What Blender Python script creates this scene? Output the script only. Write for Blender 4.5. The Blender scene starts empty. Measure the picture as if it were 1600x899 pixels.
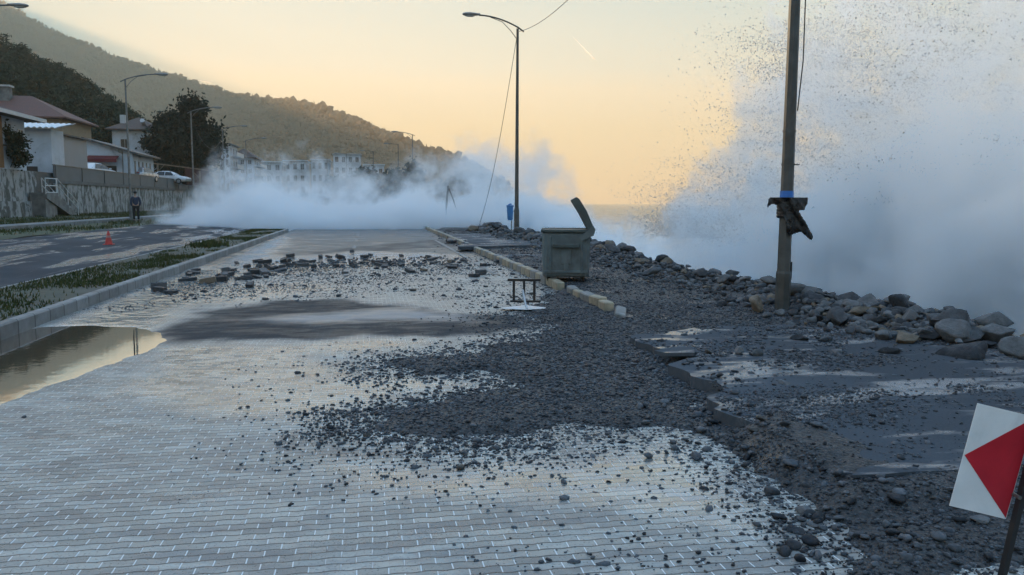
import bpy, bmesh, math, random
import numpy as np
from mathutils import Vector, Matrix, noise as mnoise

random.seed(7)
RNG = np.random.default_rng(11)
SC = bpy.context.scene
COL = SC.collection
R = math.radians
PI = math.pi

# ------------------------------------------------------------------ camera
F, CX, CY, EYE = 1250.0, 800.0, 449.5, 1.6
YAW, PITCH, ROLL = R(10.2), R(6.04), R(0.28)
_fh = Vector((math.sin(YAW), math.cos(YAW), 0))
_r0 = Vector((math.cos(YAW), -math.sin(YAW), 0))
_z = Vector((0, 0, 1))
FWD = _fh * math.cos(PITCH) - _z * math.sin(PITCH)
_u0 = _fh * math.sin(PITCH) + _z * math.cos(PITCH)
RGT = _r0 * math.cos(ROLL) + _u0 * math.sin(ROLL)
UP = _u0 * math.cos(ROLL) - _r0 * math.sin(ROLL)
EYEP = Vector((0, 0, EYE))
cam_d = bpy.data.cameras.new('camera')
cam = bpy.data.objects.new('camera', cam_d)
COL.objects.link(cam)
cam_d.sensor_width = 36
cam_d.lens = 36 * F / 1600
cam_d.clip_start = 0.05
cam_d.clip_end = 60000
cam.matrix_world = Matrix(((RGT.x, UP.x, -FWD.x, 0), (RGT.y, UP.y, -FWD.y, 0), (RGT.z, UP.z, -FWD.z, EYE), (0, 0, 0, 1)))
SC.camera = cam

# ------------------------------------------------------------------ sun, sky, exposure
SUN_AZ = R(-40)          # measured from the road axis, negative = left
SUN_EL = R(16.0)
sdir = Vector((math.sin(SUN_AZ) * math.cos(SUN_EL), math.cos(SUN_AZ) * math.cos(SUN_EL), math.sin(SUN_EL)))
sl = bpy.data.lights.new('sun', 'SUN')
sl.energy = 3.7
sl.angle = R(0.4)
sl.color = (1.0, 0.73, 0.44)
so = bpy.data.objects.new('sun', sl)
so.rotation_euler = (-sdir).to_track_quat('-Z', 'Y').to_euler()
so.location = (-30, 40, 60)
COL.objects.link(so)

W = bpy.data.worlds.new('World')
SC.world = W
W.use_nodes = True
nt = W.node_tree
nt.nodes.clear()
sky = nt.nodes.new('ShaderNodeTexSky')
sky.sky_type = 'NISHITA'
sky.sun_disc = False
sky.sun_elevation = SUN_EL
sky.sun_rotation = SUN_AZ
sky.air_density = 1.0
sky.dust_density = 2.5
sky.ozone_density = 3.0
EXPO = 1.4
hsv = nt.nodes.new('ShaderNodeHueSaturation')
hsv.inputs['Saturation'].default_value = 1.15
gam = nt.nodes.new('ShaderNodeGamma')
gam.inputs['Gamma'].default_value = 0.55
# thin evening cloud veil: evens the clear sky out and keeps the band over the sea warm
tcw = nt.nodes.new('ShaderNodeTexCoord')
sxyz = nt.nodes.new('ShaderNodeSeparateXYZ')
veil = nt.nodes.new('ShaderNodeValToRGB')
cr = veil.color_ramp
stops = [(0.0, (.96, .69, .37)), (.035, (.86, .68, .35)), (.09, (.62, .68, .44)), (.16, (.30, .74, .86)), (.25, (.18, .64, .86)), (.42, (.46, .87, 1.30)), (1.0, (.38, .83, 1.48))]
while len(cr.elements) < len(stops):
    cr.elements.new(.5)
for e, (p_, c_) in zip(cr.elements, stops):
    e.position = p_
    e.color = (*c_, 1)
vsc = nt.nodes.new('ShaderNodeVectorMath')
vsc.operation = 'SCALE'
vsc.inputs['Scale'].default_value = 1.0 / (.15 * 2 ** EXPO)
vmix = nt.nodes.new('ShaderNodeMix')
vmix.data_type = 'RGBA'
vmix.inputs[0].default_value = .993
bg = nt.nodes.new('ShaderNodeBackground')
bg.inputs['Strength'].default_value = 0.15
wo = nt.nodes.new('ShaderNodeOutputWorld')
nt.links.new(sky.outputs[0], hsv.inputs['Color'])
nt.links.new(hsv.outputs[0], gam.inputs[0])
nt.links.new(tcw.outputs['Generated'], sxyz.inputs[0])
nt.links.new(sxyz.outputs[2], veil.inputs[0])
nt.links.new(veil.outputs[0], vsc.inputs[0])
nt.links.new(gam.outputs[0], vmix.inputs[6])
nt.links.new(vsc.outputs[0], vmix.inputs[7])
nt.links.new(vmix.outputs[2], bg.inputs[0])
nt.links.new(bg.outputs[0], wo.inputs[0])

SC.view_settings.view_transform = 'Standard'
SC.view_settings.look = 'None'
SC.view_settings.exposure = EXPO
SC.view_settings.gamma = 1
SC.view_settings.use_curve_mapping = False
SC.render.engine = 'CYCLES'
cy = SC.cycles
cy.max_bounces = 10
cy.diffuse_bounces = 2
cy.glossy_bounces = 3
cy.transmission_bounces = 2
cy.transparent_max_bounces = 12
cy.volume_bounces = 8
cy.volume_max_steps = 160
cy.volume_step_rate = 1.0
cy.use_denoising = True
cy.sample_clamp_indirect = 4
cy.caustics_reflective = False
cy.caustics_refractive = False


# ------------------------------------------------------------------ pixel helpers
def ray(px, py):
    return FWD + RGT * ((px - CX) / F) - UP * ((py - CY) / F)


def G(px, py, z=0.0):
    d = ray(px, py)
    return EYEP + d * ((z - EYE) / d.z)


def AT(px, py, D):
    d = ray(px, py)
    return EYEP + d * (D / d.dot(_fh))


def LAT(px, py, lat):
    d = ray(px, py)
    return EYEP + d * (lat / d.x)


def sstep(a, b, x):
    t = np.clip((x - a) / (b - a), 0, 1)
    return t * t * (3 - 2 * t)


_H = RNG.random((256, 256))


def vnoise(x, y):
    xi = np.floor(x).astype(int)
    yi = np.floor(y).astype(int)
    fx = x - xi
    fy = y - yi
    fx = fx * fx * (3 - 2 * fx)
    fy = fy * fy * (3 - 2 * fy)
    a = _H[xi & 255, yi & 255]
    b = _H[(xi + 1) & 255, yi & 255]
    c = _H[xi & 255, (yi + 1) & 255]
    d = _H[(xi + 1) & 255, (yi + 1) & 255]
    return (a * (1 - fx) + b * fx) * (1 - fy) + (c * (1 - fx) + d * fx) * fy


def fbm(x, y, o=4):
    s, a, t = 0.0, 0.5, 0.0
    for i in range(o):
        s = s + a * vnoise(x * 2 ** i + 17.3 * i, y * 2 ** i + 5.1 * i)
        t += a
        a *= .55
    return s / t


def sdist(poly, x, y):
    """signed distance to a polygon, positive inside"""
    P = np.array(poly, float)
    n = len(P)
    best = np.full(x.shape, 1e9)
    ins = np.zeros(x.shape, bool)
    for i in range(n):
        ax, ay = P[i]
        bx, by = P[(i + 1) % n]
        ex, ey = bx - ax, by - ay
        t = np.clip(((x - ax) * ex + (y - ay) * ey) / (ex * ex + ey * ey + 1e-12), 0, 1)
        best = np.minimum(best, np.hypot(x - ax - t * ex, y - ay - t * ey))
        if ay != by:
            c = ((ay > y) != (by > y)) & (x < (bx - ax) * (y - ay) / (by - ay) + ax)
            ins ^= c
    return np.where(ins, best, -best)


def gpoly(pts, z=0.0):
    return [(G(a, b, z).x, G(a, b, z).y) for a, b in pts]


# ------------------------------------------------------------------ node helpers
class NT:
    def __init__(s, name):
        s.m = bpy.data.materials.new(name)
        s.m.use_nodes = True
        s.t = s.m.node_tree
        s.t.nodes.clear()
        s.out = s.n('ShaderNodeOutputMaterial')

    def n(s, typ, ins=None, **kw):
        nd = s.t.nodes.new(typ)
        for k, v in kw.items():
            setattr(nd, k, v)
        for k, v in (ins or {}).items():
            s.set(nd, k, v)
        return nd

    def set(s, nd, k, v):
        sock = nd.inputs[k]
        if isinstance(v, bpy.types.NodeSocket):
            s.t.links.new(v, sock)
        elif isinstance(v, bpy.types.Node):
            s.t.links.new(v.outputs[0], sock)
        else:
            if sock.type == 'RGBA' and len(v) == 3:
                v = (*v, 1)
            sock.default_value = v

    def math(s, op, a, b=0.0, c=0.0, clamp=False):
        nd = s.n('ShaderNodeMath', operation=op, use_clamp=clamp)
        for i, v in enumerate((a, b, c)):
            s.set(nd, i, v)
        return nd.outputs[0]

    def mix(s, f, a, b):
        nd = s.n('ShaderNodeMix', data_type='RGBA')
        s.set(nd, 0, f)
        s.set(nd, 6, a)
        s.set(nd, 7, b)
        return nd.outputs[2]

    def lerp(s, f, a, b):
        nd = s.n('ShaderNodeMix', data_type='FLOAT')
        s.set(nd, 0, f)
        s.set(nd, 2, a)
        s.set(nd, 3, b)
        return nd.outputs[0]

    def ss(s, v, lo, hi, a=0.0, b=1.0):
        nd = s.n('ShaderNodeMapRange', interpolation_type='SMOOTHSTEP')
        for i, q in enumerate((v, lo, hi, a, b)):
            s.set(nd, i, q)
        return nd.outputs[0]

    def pos(s, scale=None):
        g = s.n('ShaderNodeNewGeometry').outputs['Position']
        return s.vmul(g, scale) if scale else g

    def obj(s, scale=None):
        g = s.n('ShaderNodeTexCoord').outputs['Object']
        return s.vmul(g, scale) if scale else g

    def vmul(s, v, sc):
        nd = s.n('ShaderNodeVectorMath', operation='MULTIPLY')
        s.set(nd, 0, v)
        s.set(nd, 1, sc)
        return nd.outputs[0]

    def noise(s, v, scale, detail=3.0, rough=.55, dist=0.0):
        nd = s.n('ShaderNodeTexNoise')
        s.set(nd, 'Vector', v)
        s.set(nd, 'Scale', scale)
        s.set(nd, 'Detail', detail)
        s.set(nd, 'Roughness', rough)
        s.set(nd, 'Distortion', dist)
        return nd.outputs['Fac']

    def attr(s, name):
        return s.n('ShaderNodeAttribute', attribute_name=name).outputs['Fac']

    def bump(s, h, strength=1.0, dist=.01, normal=None):
        nd = s.n('ShaderNodeBump')
        s.set(nd, 'Height', h)
        s.set(nd, 'Strength', strength)
        s.set(nd, 'Distance', dist)
        if normal is not None:
            s.set(nd, 'Normal', normal)
        return nd.outputs[0]

    def bsdf(s, col, rough=.7, metal=0.0, spec=.5, normal=None, ior=1.45):
        nd = s.n('ShaderNodeBsdfPrincipled')
        s.set(nd, 'Base Color', col)
        s.set(nd, 'Roughness', rough)
        s.set(nd, 'Metallic', metal)
        s.set(nd, 'Specular IOR Level', spec)
        s.set(nd, 'IOR', ior)
        if normal is not None:
            s.set(nd, 'Normal', normal)
        s.t.links.new(nd.outputs[0], s.out.inputs['Surface'])
        return nd


def sc3(c, f):
    return tuple(min(1, x * f) for x in c)


_mats = {}


def M(name, col, rough=.7, var=.3, scale=6.0, bump=0.0, metal=0.0, spec=.5, dirt=None, dirt_amt=.35, coord='obj', stretch=None, bdist=.01):
    """a generic weathered surface: noise-varied colour, noise roughness, optional dirt patches and bump"""
    if name in _mats:
        return _mats[name]
    t = NT(name)
    p = t.obj(stretch) if coord == 'obj' else t.pos(stretch)
    n1 = t.noise(p, scale, 5, .6)
    c = t.mix(t.ss(n1, .3, .7), sc3(col, 1 - var), sc3(col, 1 + var))
    if dirt:
        n2 = t.noise(p, scale * .45, 6, .7, .6)
        c = t.mix(t.ss(n2, .62 - dirt_amt * .35, .72), c, dirt)
    n3 = t.noise(p, scale * 5, 3)
    nm = t.bump(n3, bump, bdist) if bump else None
    t.bsdf(c, t.ss(n1, .2, .8, rough * .8, min(1, rough * 1.2)), metal, spec, nm)
    _mats[name] = t.m
    return t.m


# ------------------------------------------------------------------ mesh helpers
class MB:
    def __init__(s):
        s.v, s.f, s.mi = [], [], []
        s.cur = 0

    def add(s, vs, fs, mi=None):
        o = len(s.v)
        s.v += [tuple(v) for v in vs]
        s.f += [tuple(i + o for i in f) for f in fs]
        s.mi += [s.cur if mi is None else mi] * len(fs)
        return s

    def box(s, c, d, M_=None, taper=1.0, bev=0.0):
        hx, hy, hz = d[0] / 2, d[1] / 2, d[2] / 2
        if bev <= 0:
            vs = [(-hx, -hy, -hz), (hx, -hy, -hz), (hx, hy, -hz), (-hx, hy, -hz),
                  (-hx * taper, -hy * taper, hz), (hx * taper, -hy * taper, hz), (hx * taper, hy * taper, hz), (-hx * taper, hy * taper, hz)]
            fs = [(0, 3, 2, 1), (4, 5, 6, 7), (0, 1, 5, 4), (1, 2, 6, 5), (2, 3, 7, 6), (3, 0, 4, 7)]
        else:
            vs, fs = [], []
            b = bev
            for (k, z, e) in ((0, -hz, b), (1, -hz + b, 0), (2, hz - b, 0), (3, hz, b)):
                tp = 1 if k < 2 else taper
                X, Y = hx * tp - e, hy * tp - e
                q = b if e == 0 else b * .6
                vs += [(-X + q, -Y, z), (X - q, -Y, z), (X, -Y + q, z), (X, Y - q, z), (X - q, Y, z), (-X + q, Y, z), (-X, Y - q, z), (-X, -Y + q, z)]
            for k in range(3):
                for i in range(8):
                    j = (i + 1) % 8
                    fs.append((k * 8 + i, k * 8 + j, k * 8 + 8 + j, k * 8 + 8 + i))
            fs.append(tuple(range(7, -1, -1)))
            fs.append(tuple(range(24, 32)))
        c = Vector(c)
        out = []
        for v in vs:
            v = Vector(v)
            if M_ is not None:
                v = M_ @ v
            out.append(v + c)
        return s.add(out, fs)

    def bb(s, a, b):
        """box from two corners"""
        return s.box([(a[i] + b[i]) / 2 for i in range(3)], [abs(b[i] - a[i]) for i in range(3)])

    def tube(s, pts, rad, n=8, cap=True, flat=None, up=None):
        """tube along pts; rad scalar or list; flat = list of (ru, rv)"""
        pts = [Vector(p) for p in pts]
        k = len(pts)
        rings = []
        prev = None
        for i, p in enumerate(pts):
            t = (pts[min(i + 1, k - 1)] - pts[max(i - 1, 0)]).normalized()
            ref = prev if prev is not None else (Vector(up) if up else (Vector((0, 0, 1)) if abs(t.z) < .9 else Vector((1, 0, 0))))
            u = (ref - t * ref.dot(t)).normalized()
            w = t.cross(u)
            prev = u
            ru, rv = (flat[i] if flat else ((rad[i],) * 2 if hasattr(rad, '__len__') else (rad, rad)))
            rings.append([p + u * (math.cos(2 * PI * (j + .5) / n) * ru) + w * (math.sin(2 * PI * (j + .5) / n) * rv) for j in range(n)])
        vs = [v for r_ in rings for v in r_]
        fs = []
        for i in range(k - 1):
            for j in range(n):
                a, b = i * n + j, i * n + (j + 1) % n
                fs.append((a, b, b + n, a + n))
        if cap:
            fs.append(tuple(range(n - 1, -1, -1)))
            fs.append(tuple(range((k - 1) * n, k * n)))
        return s.add(vs, fs)

    def prism(s, poly, z0, z1):
        """vertical prism from xy polygon; z0/z1 numbers or callables of (x,y)"""
        n = len(poly)
        f0 = z0 if callable(z0) else (lambda x, y: z0)
        f1 = z1 if callable(z1) else (lambda x, y: z1)
        vs = [(x, y, f0(x, y)) for x, y in poly] + [(x, y, f1(x, y)) for x, y in poly]
        fs = [tuple(range(n - 1, -1, -1)), tuple(range(n, 2 * n))]
        fs += [(i, (i + 1) % n, (i + 1) % n + n, i + n) for i in range(n)]
        return s.add(vs, fs)

    def extr(s, prof, o, ax, ay, az, depth):
        """extrude a 2D profile (u,v): o + ax*u + ay*v, along az*depth"""
        o, ax, ay, az = Vector(o), Vector(ax), Vector(ay), Vector(az)
        n = len(prof)
        vs = [o + ax * u + ay * v for u, v in prof] + [o + ax * u + ay * v + az * depth for u, v in prof]
        fs = [tuple(range(n - 1, -1, -1)), tuple(range(n, 2 * n))]
        fs += [(i, (i + 1) % n, (i + 1) % n + n, i + n) for i in range(n)]
        return s.add(vs, fs)

    def ico(s, c, r, sub=1, jit=0.0, squash=(1, 1, 1)):
        vs, fs = ICO[sub]
        c = Vector(c)
        out = []
        for v in vs:
            k = 1 + (random.random() - .5) * 2 * jit
            out.append(c + Vector((v[0] * r * squash[0] * k, v[1] * r * squash[1] * k, v[2] * r * squash[2] * k)))
        return s.add(out, fs)

    def build(s, name, mat, parent=None, smooth=False):
        me = bpy.data.meshes.new(name)
        me.from_pydata(s.v, [], s.f)
        for m in (mat if isinstance(mat, (list, tuple)) else [mat]):
            me.materials.append(m)
        if any(s.mi):
            me.polygons.foreach_set('material_index', s.mi)
        bm = bmesh.new()
        bm.from_mesh(me)
        bmesh.ops.recalc_face_normals(bm, faces=bm.faces)
        bm.to_mesh(me)
        bm.free()
        if smooth:
            me.polygons.foreach_set('use_smooth', [True] * len(me.polygons))
        me.update()
        o = bpy.data.objects.new(name, me)
        COL.objects.link(o)
        if parent is not None:
            o.parent = parent
            if tuple(parent.location) != (0, 0, 0) or tuple(parent.rotation_euler) != (0, 0, 0):
                pass
        return o


def _ico(sub):
    bm = bmesh.new()
    bmesh.ops.create_icosphere(bm, subdivisions=sub, radius=1)
    vs = [tuple(v.co) for v in bm.verts]
    fs = [tuple(v.index for v in f.verts) for f in bm.faces]
    bm.free()
    return vs, fs


ICO = {i: _ico(i) for i in (1, 2, 3, 4)}


def tag(o, label=None, cat=None, group=None, kind=None):
    if label:
        o['label'] = label
    if cat:
        o['category'] = cat
    if group:
        o['group'] = group
    if kind:
        o['kind'] = kind
    return o


def thing(name, loc, label, cat, rz=0.0, group=None):
    o = bpy.data.objects.new(name, None)
    o.empty_display_size = .2
    COL.objects.link(o)
    o.location = loc
    o.rotation_euler = (0, 0, rz)
    return tag(o, label, cat, group)


def wthing(name, base, label, cat, group=None):
    """an Empty at a world base point whose parts are written in world coordinates"""
    o = thing(name, base, label, cat, 0, group)
    return o


def wpart(mb, name, mat, root, parent=None, smooth=False):
    """part given in world coordinates: shift into the root's frame"""
    if parent is None or parent is root:
        b = Vector(root.location)
        mb.v = [tuple(Vector(v) - b) for v in mb.v]
        return mb.build(name, mat, root, smooth)
    b = Vector(root.location)
    mb.v = [tuple(Vector(v) - b) for v in mb.v]
    return mb.build(name, mat, parent, smooth)


def dup(root, loc, rz=None, label=None, group=None, scale=None):
    kids = {}
    for o in list(bpy.data.objects):
        if o.parent:
            kids.setdefault(o.parent.name, []).append(o)

    def rec(o, par):
        c = o.copy()
        COL.objects.link(c)
        if par is not None:
            c.parent = par
        for k in kids.get(o.name, []):
            rec(k, c)
        return c
    c = rec(root, None)
    c.location = loc
    if rz is not None:
        c.rotation_euler = (0, 0, rz)
    if scale:
        c.scale = (scale,) * 3
    if label:
        c['label'] = label
    if group:
        c['group'] = group
    return c


def grid_mesh(name, mat, xs, ys, zf, attrs=None, smooth=True):
    X, Y = np.meshgrid(xs, ys)
    x, y = X.ravel(), Y.ravel()
    z = zf(x, y)
    nx, ny = len(xs), len(ys)
    co = np.stack([x, y, z], 1).astype(np.float32)
    i = np.arange(nx - 1)
    j = np.arange(ny - 1)
    I, J = np.meshgrid(i, j)
    a = (J * nx + I).ravel()
    q = np.stack([a, a + 1, a + nx + 1, a + nx], 1)
    me = raw_mesh(name, co, q)
    if attrs:
        for k, fn in attrs.items():
            at = me.attributes.new(k, 'FLOAT', 'POINT')
            at.data.foreach_set('value', np.asarray(fn(x, y), np.float32))
    me.materials.append(mat)
    if smooth:
        me.polygons.foreach_set('use_smooth', np.ones(len(me.polygons), bool))
    o = bpy.data.objects.new(name, me)
    COL.objects.link(o)
    return o


def raw_mesh(name, co, faces):
    me = bpy.data.meshes.new(name)
    n, k = faces.shape
    me.vertices.add(len(co))
    me.vertices.foreach_set('co', np.ascontiguousarray(co, np.float32).ravel())
    me.loops.add(n * k)
    me.loops.foreach_set('vertex_index', np.ascontiguousarray(faces, np.int32).ravel())
    me.polygons.add(n)
    me.polygons.foreach_set('loop_start', np.arange(0, n * k, k, dtype=np.int32))
    try:
        me.polygons.foreach_set('loop_total', np.full(n, k, np.int32))
    except Exception:
        pass
    me.update(calc_edges=True)
    me.validate()
    return me


def scatter_mesh(name, mat, temps, P, S, rotfull=True, squash=None, normals=None, mats=None):
    """one mesh of many small copies: temps = list of (verts, tris), P = (n,3), S = (n,) sizes"""
    cos, fcs, off = [], [], 0
    n = len(P)
    which = RNG.integers(0, len(temps), n)
    for t, (tv, tf) in enumerate(temps):
        idx = np.where(which == t)[0]
        if not len(idx):
            continue
        tv = np.asarray(tv, float)
        tf = np.asarray(tf, int)
        a = RNG.random(len(idx)) * 2 * PI
        b = (RNG.random(len(idx)) - .5) * (PI if rotfull else .5)
        V = np.repeat(tv[None], len(idx), 0)
        cb, sb = np.cos(b)[:, None], np.sin(b)[:, None]
        y = V[..., 1] * cb - V[..., 2] * sb
        z = V[..., 1] * sb + V[..., 2] * cb
        x = V[..., 0]
        ca, sa = np.cos(a)[:, None], np.sin(a)[:, None]
        V = np.stack([x * ca - y * sa, x * sa + y * ca, z], 2) * S[idx][:, None, None]
        if squash is not None:
            V[..., 2] *= squash
        V += P[idx][:, None, :]
        cos.append(V.reshape(-1, 3))
        fcs.append((tf[None] + (np.arange(len(idx)) * len(tv))[:, None, None]).reshape(-1, tf.shape[1]) + off)
        off += len(idx) * len(tv)
    me = raw_mesh(name, np.concatenate(cos), np.concatenate(fcs))
    me.materials.append(mat)
    o = bpy.data.objects.new(name, me)
    COL.objects.link(o)
    return o


def rock_template(sub, planes=9, rough=.0, flat=(1, .8, .65), seed=0):
    rg = np.random.default_rng(seed)
    vs, fs = ICO[sub]
    v = np.array(vs)
    for _ in range(planes):
        n = rg.normal(size=3)
        n /= np.linalg.norm(n)
        d = rg.uniform(.38, .78)
        k = v @ n
        over = np.clip(k - d, 0, None)
        v = v - over[:, None] * n[None]
    v = v * np.array(flat)
    if rough:
        for i in range(len(v)):
            p = Vector(v[i]) * 2.3 + Vector((seed, 0, 0))
            v[i] *= 1 + rough * mnoise.noise(p) + rough * .5 * mnoise.noise(p * 2.7)
    v[:, 2] -= v[:, 2].min() * .8
    return v, np.array(fs)

# ================================================================== GROUND FIELDS (world metres)
T_POLY = gpoly([(2300, 930), (1250, 960), (1242, 850), (1190, 790), (1110, 725), (1040, 694), (960, 694), (860, 715), (740, 724),
                (600, 706), (495, 682), (510, 656), (580, 633), (650, 616), (735, 604), (745, 593), (660, 594), (560, 587),
                (525, 571), (600, 553), (740, 541), (820, 520), (800, 500), (800, 485), (812, 466), (850, 452), (800, 430), (760, 405), (722, 385), (706, 372)]) + [(4.4, 60), (9, 60), (12, 30), (12, 2)]
F_POLY = gpoly([(480, 470), (620, 462), (700, 478), (760, 500), (720, 512), (860, 540), (880, 500), (840, 450), (780, 430), (650, 440), (500, 455)])
B_POLY = gpoly([(195, 480), (225, 446), (330, 424), (430, 414), (560, 404), (790, 400), (800, 428), (660, 446), (470, 462), (300, 474)])
SLAB = gpoly([(985, 527), (1020, 540), (1084, 549), (1062, 574), (1095, 596), (1128, 640), (1165, 658), (1215, 672), (1262, 706), (1310, 735),
              (1345, 738), (1400, 729), (1500, 724), (1640, 726), (1900, 700), (1700, 585), (1560, 548), (1300, 512), (1180, 506), (1080, 512)], .12)
PUDDLE = gpoly([(-300, 560), (-60, 541), (0, 532), (75, 511), (140, 510), (195, 513), (232, 521), (243, 531), (225, 545), (180, 556),
                (120, 580), (60, 601), (0, 622), (-120, 662), (-300, 660)])
WETB = [  # glossy wet patches of the paving, (polygon, strength)
    (gpoly([(90, 510), (140, 480), (240, 440), (330, 408), (400, 380), (440, 366), (455, 375), (420, 405), (390, 435), (300, 470), (235, 505), (245, 530)]), 1.0),
    (gpoly([(395, 405), (560, 392), (740, 398), (720, 412), (560, 420), (400, 432)]), .9),
    (gpoly([(300, 452), (480, 440), (560, 448), (440, 466), (260, 480)]), .6),
    (gpoly([(330, 500), (470, 492), (640, 480), (740, 492), (735, 503), (620, 502), (450, 506)]), .95),
    (gpoly([(240, 545), (400, 535), (560, 530), (740, 530), (620, 545), (500, 558), (540, 590), (640, 590), (735, 596), (640, 612), (560, 632), (480, 660), (300, 640), (150, 620), (230, 570)]), .62),
    (gpoly([(500, 720), (700, 722), (880, 712), (1040, 698), (1110, 735), (1170, 790), (1225, 840), (1160, 850), (1040, 800), (850, 790), (600, 780)]), .9),
    (gpoly([(780, 552), (900, 548), (930, 556), (800, 566)]), .7),
]
SILT = [
    (gpoly([(215, 520), (300, 486), (430, 470), (560, 468), (760, 490), (860, 500), (860, 520), (740, 527), (540, 530), (380, 534), (250, 540)]), 1.0),
    (gpoly([(440, 400), (560, 385), (700, 372), (720, 385), (560, 396), (470, 404)]), .6),
    (gpoly([(660, 730), (800, 742), (945, 768), (900, 775), (760, 770), (640, 755)]), .55),
]
HEAP = gpoly([(1150, 672), (1190, 655), (1235, 655), (1330, 690), (1420, 715), (1330, 748), (1270, 752), (1190, 730), (1130, 690)], .05)
TR2 = gpoly([(1030, 556), (1062, 574), (1100, 596), (1132, 640), (1190, 672), (1180, 700), (1100, 668), (1040, 615)])
HEAP2 = gpoly([(1300, 748), (1400, 741), (1520, 735), (1640, 738), (1700, 800), (1300, 800)], .03)
MED_L, MED_R = -6.05, -4.2
KERB = 3.42


def d_slab(x, y):
    return sdist(SLAB, x, y) + (fbm(x * 2.2, y * 2.2, 4) - .5) * .22


def dirt_z(x, y):
    sd = sdist(T_POLY, x, y) + (fbm(x * 1.3 + 40, y * 1.3, 4) - .5) * .8 + (fbm(x * 3 + 4, y * 3, 2) - .5) * .45 - .07
    z = -.07 + .11 * sstep(-.1, .55, sd) + .05 * (fbm(x * 1.7, y * 1.7, 4) - .5) * sstep(-.2, .6, sd)
    z = z + (.13 + .10 * (fbm(x * 2.1, y * 2.1, 3) - .5)) * sstep(-.25, .35, sdist(HEAP, x, y) + (fbm(x * 1.9, y * 1.9 + 5, 4) - .5) * .6)
    z = z + .075 * sstep(-.15, .2, sdist(HEAP2, x, y) + (fbm(x * 2.5, y * 2.5 + 9, 3) - .5) * .4)
    z = z - .032 * sstep(-.12, .12, sdist(TR2, x, y))
    prom = sstep(KERB - .1, KERB + .35, x)
    z = z + prom * .05 * sstep(8, 13, y)
    z = z + .16 * sstep(5.7, 6.6, x) * (.5 + fbm(x * .8, y * .8, 3)) * sstep(6, 9, y)
    edge = np.clip(x - 6.9 - .35 * np.sin(y * .3), 0, None)
    return z - edge * .62


def top_z(x, y):
    z = np.maximum(dirt_z(x, y), np.where(x < KERB + .1, 0.0, -9))
    s = d_slab(x, y)
    return np.where(s > .02, np.maximum(z, .11), z)


def wet_f(x, y):
    w = np.zeros_like(x)
    n = (fbm(x * 1.1, y * .9 + 9, 5) - .5) * 1.1
    for p, s in WETB:
        sc = .25 + .02 * y
        w = np.maximum(w, s * sstep(-sc * .5, sc, sdist(p, x, y) + n * sc * 1.6))
    return w


def silt_f(x, y):
    w = np.zeros_like(x)
    n = (fbm(x * 1.6 + 3, y * 1.2 + 9, 4) - .5)
    for p, s in SILT:
        w = np.maximum(w, s * sstep(-.1, .35, sdist(p, x, y) + n * .8))
    return w


def pud_f(x, y):
    return sstep(-.22, .02, sdist(PUDDLE, x, y) + (fbm(x * 3, y * 3, 4) - .5) * .25)


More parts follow.
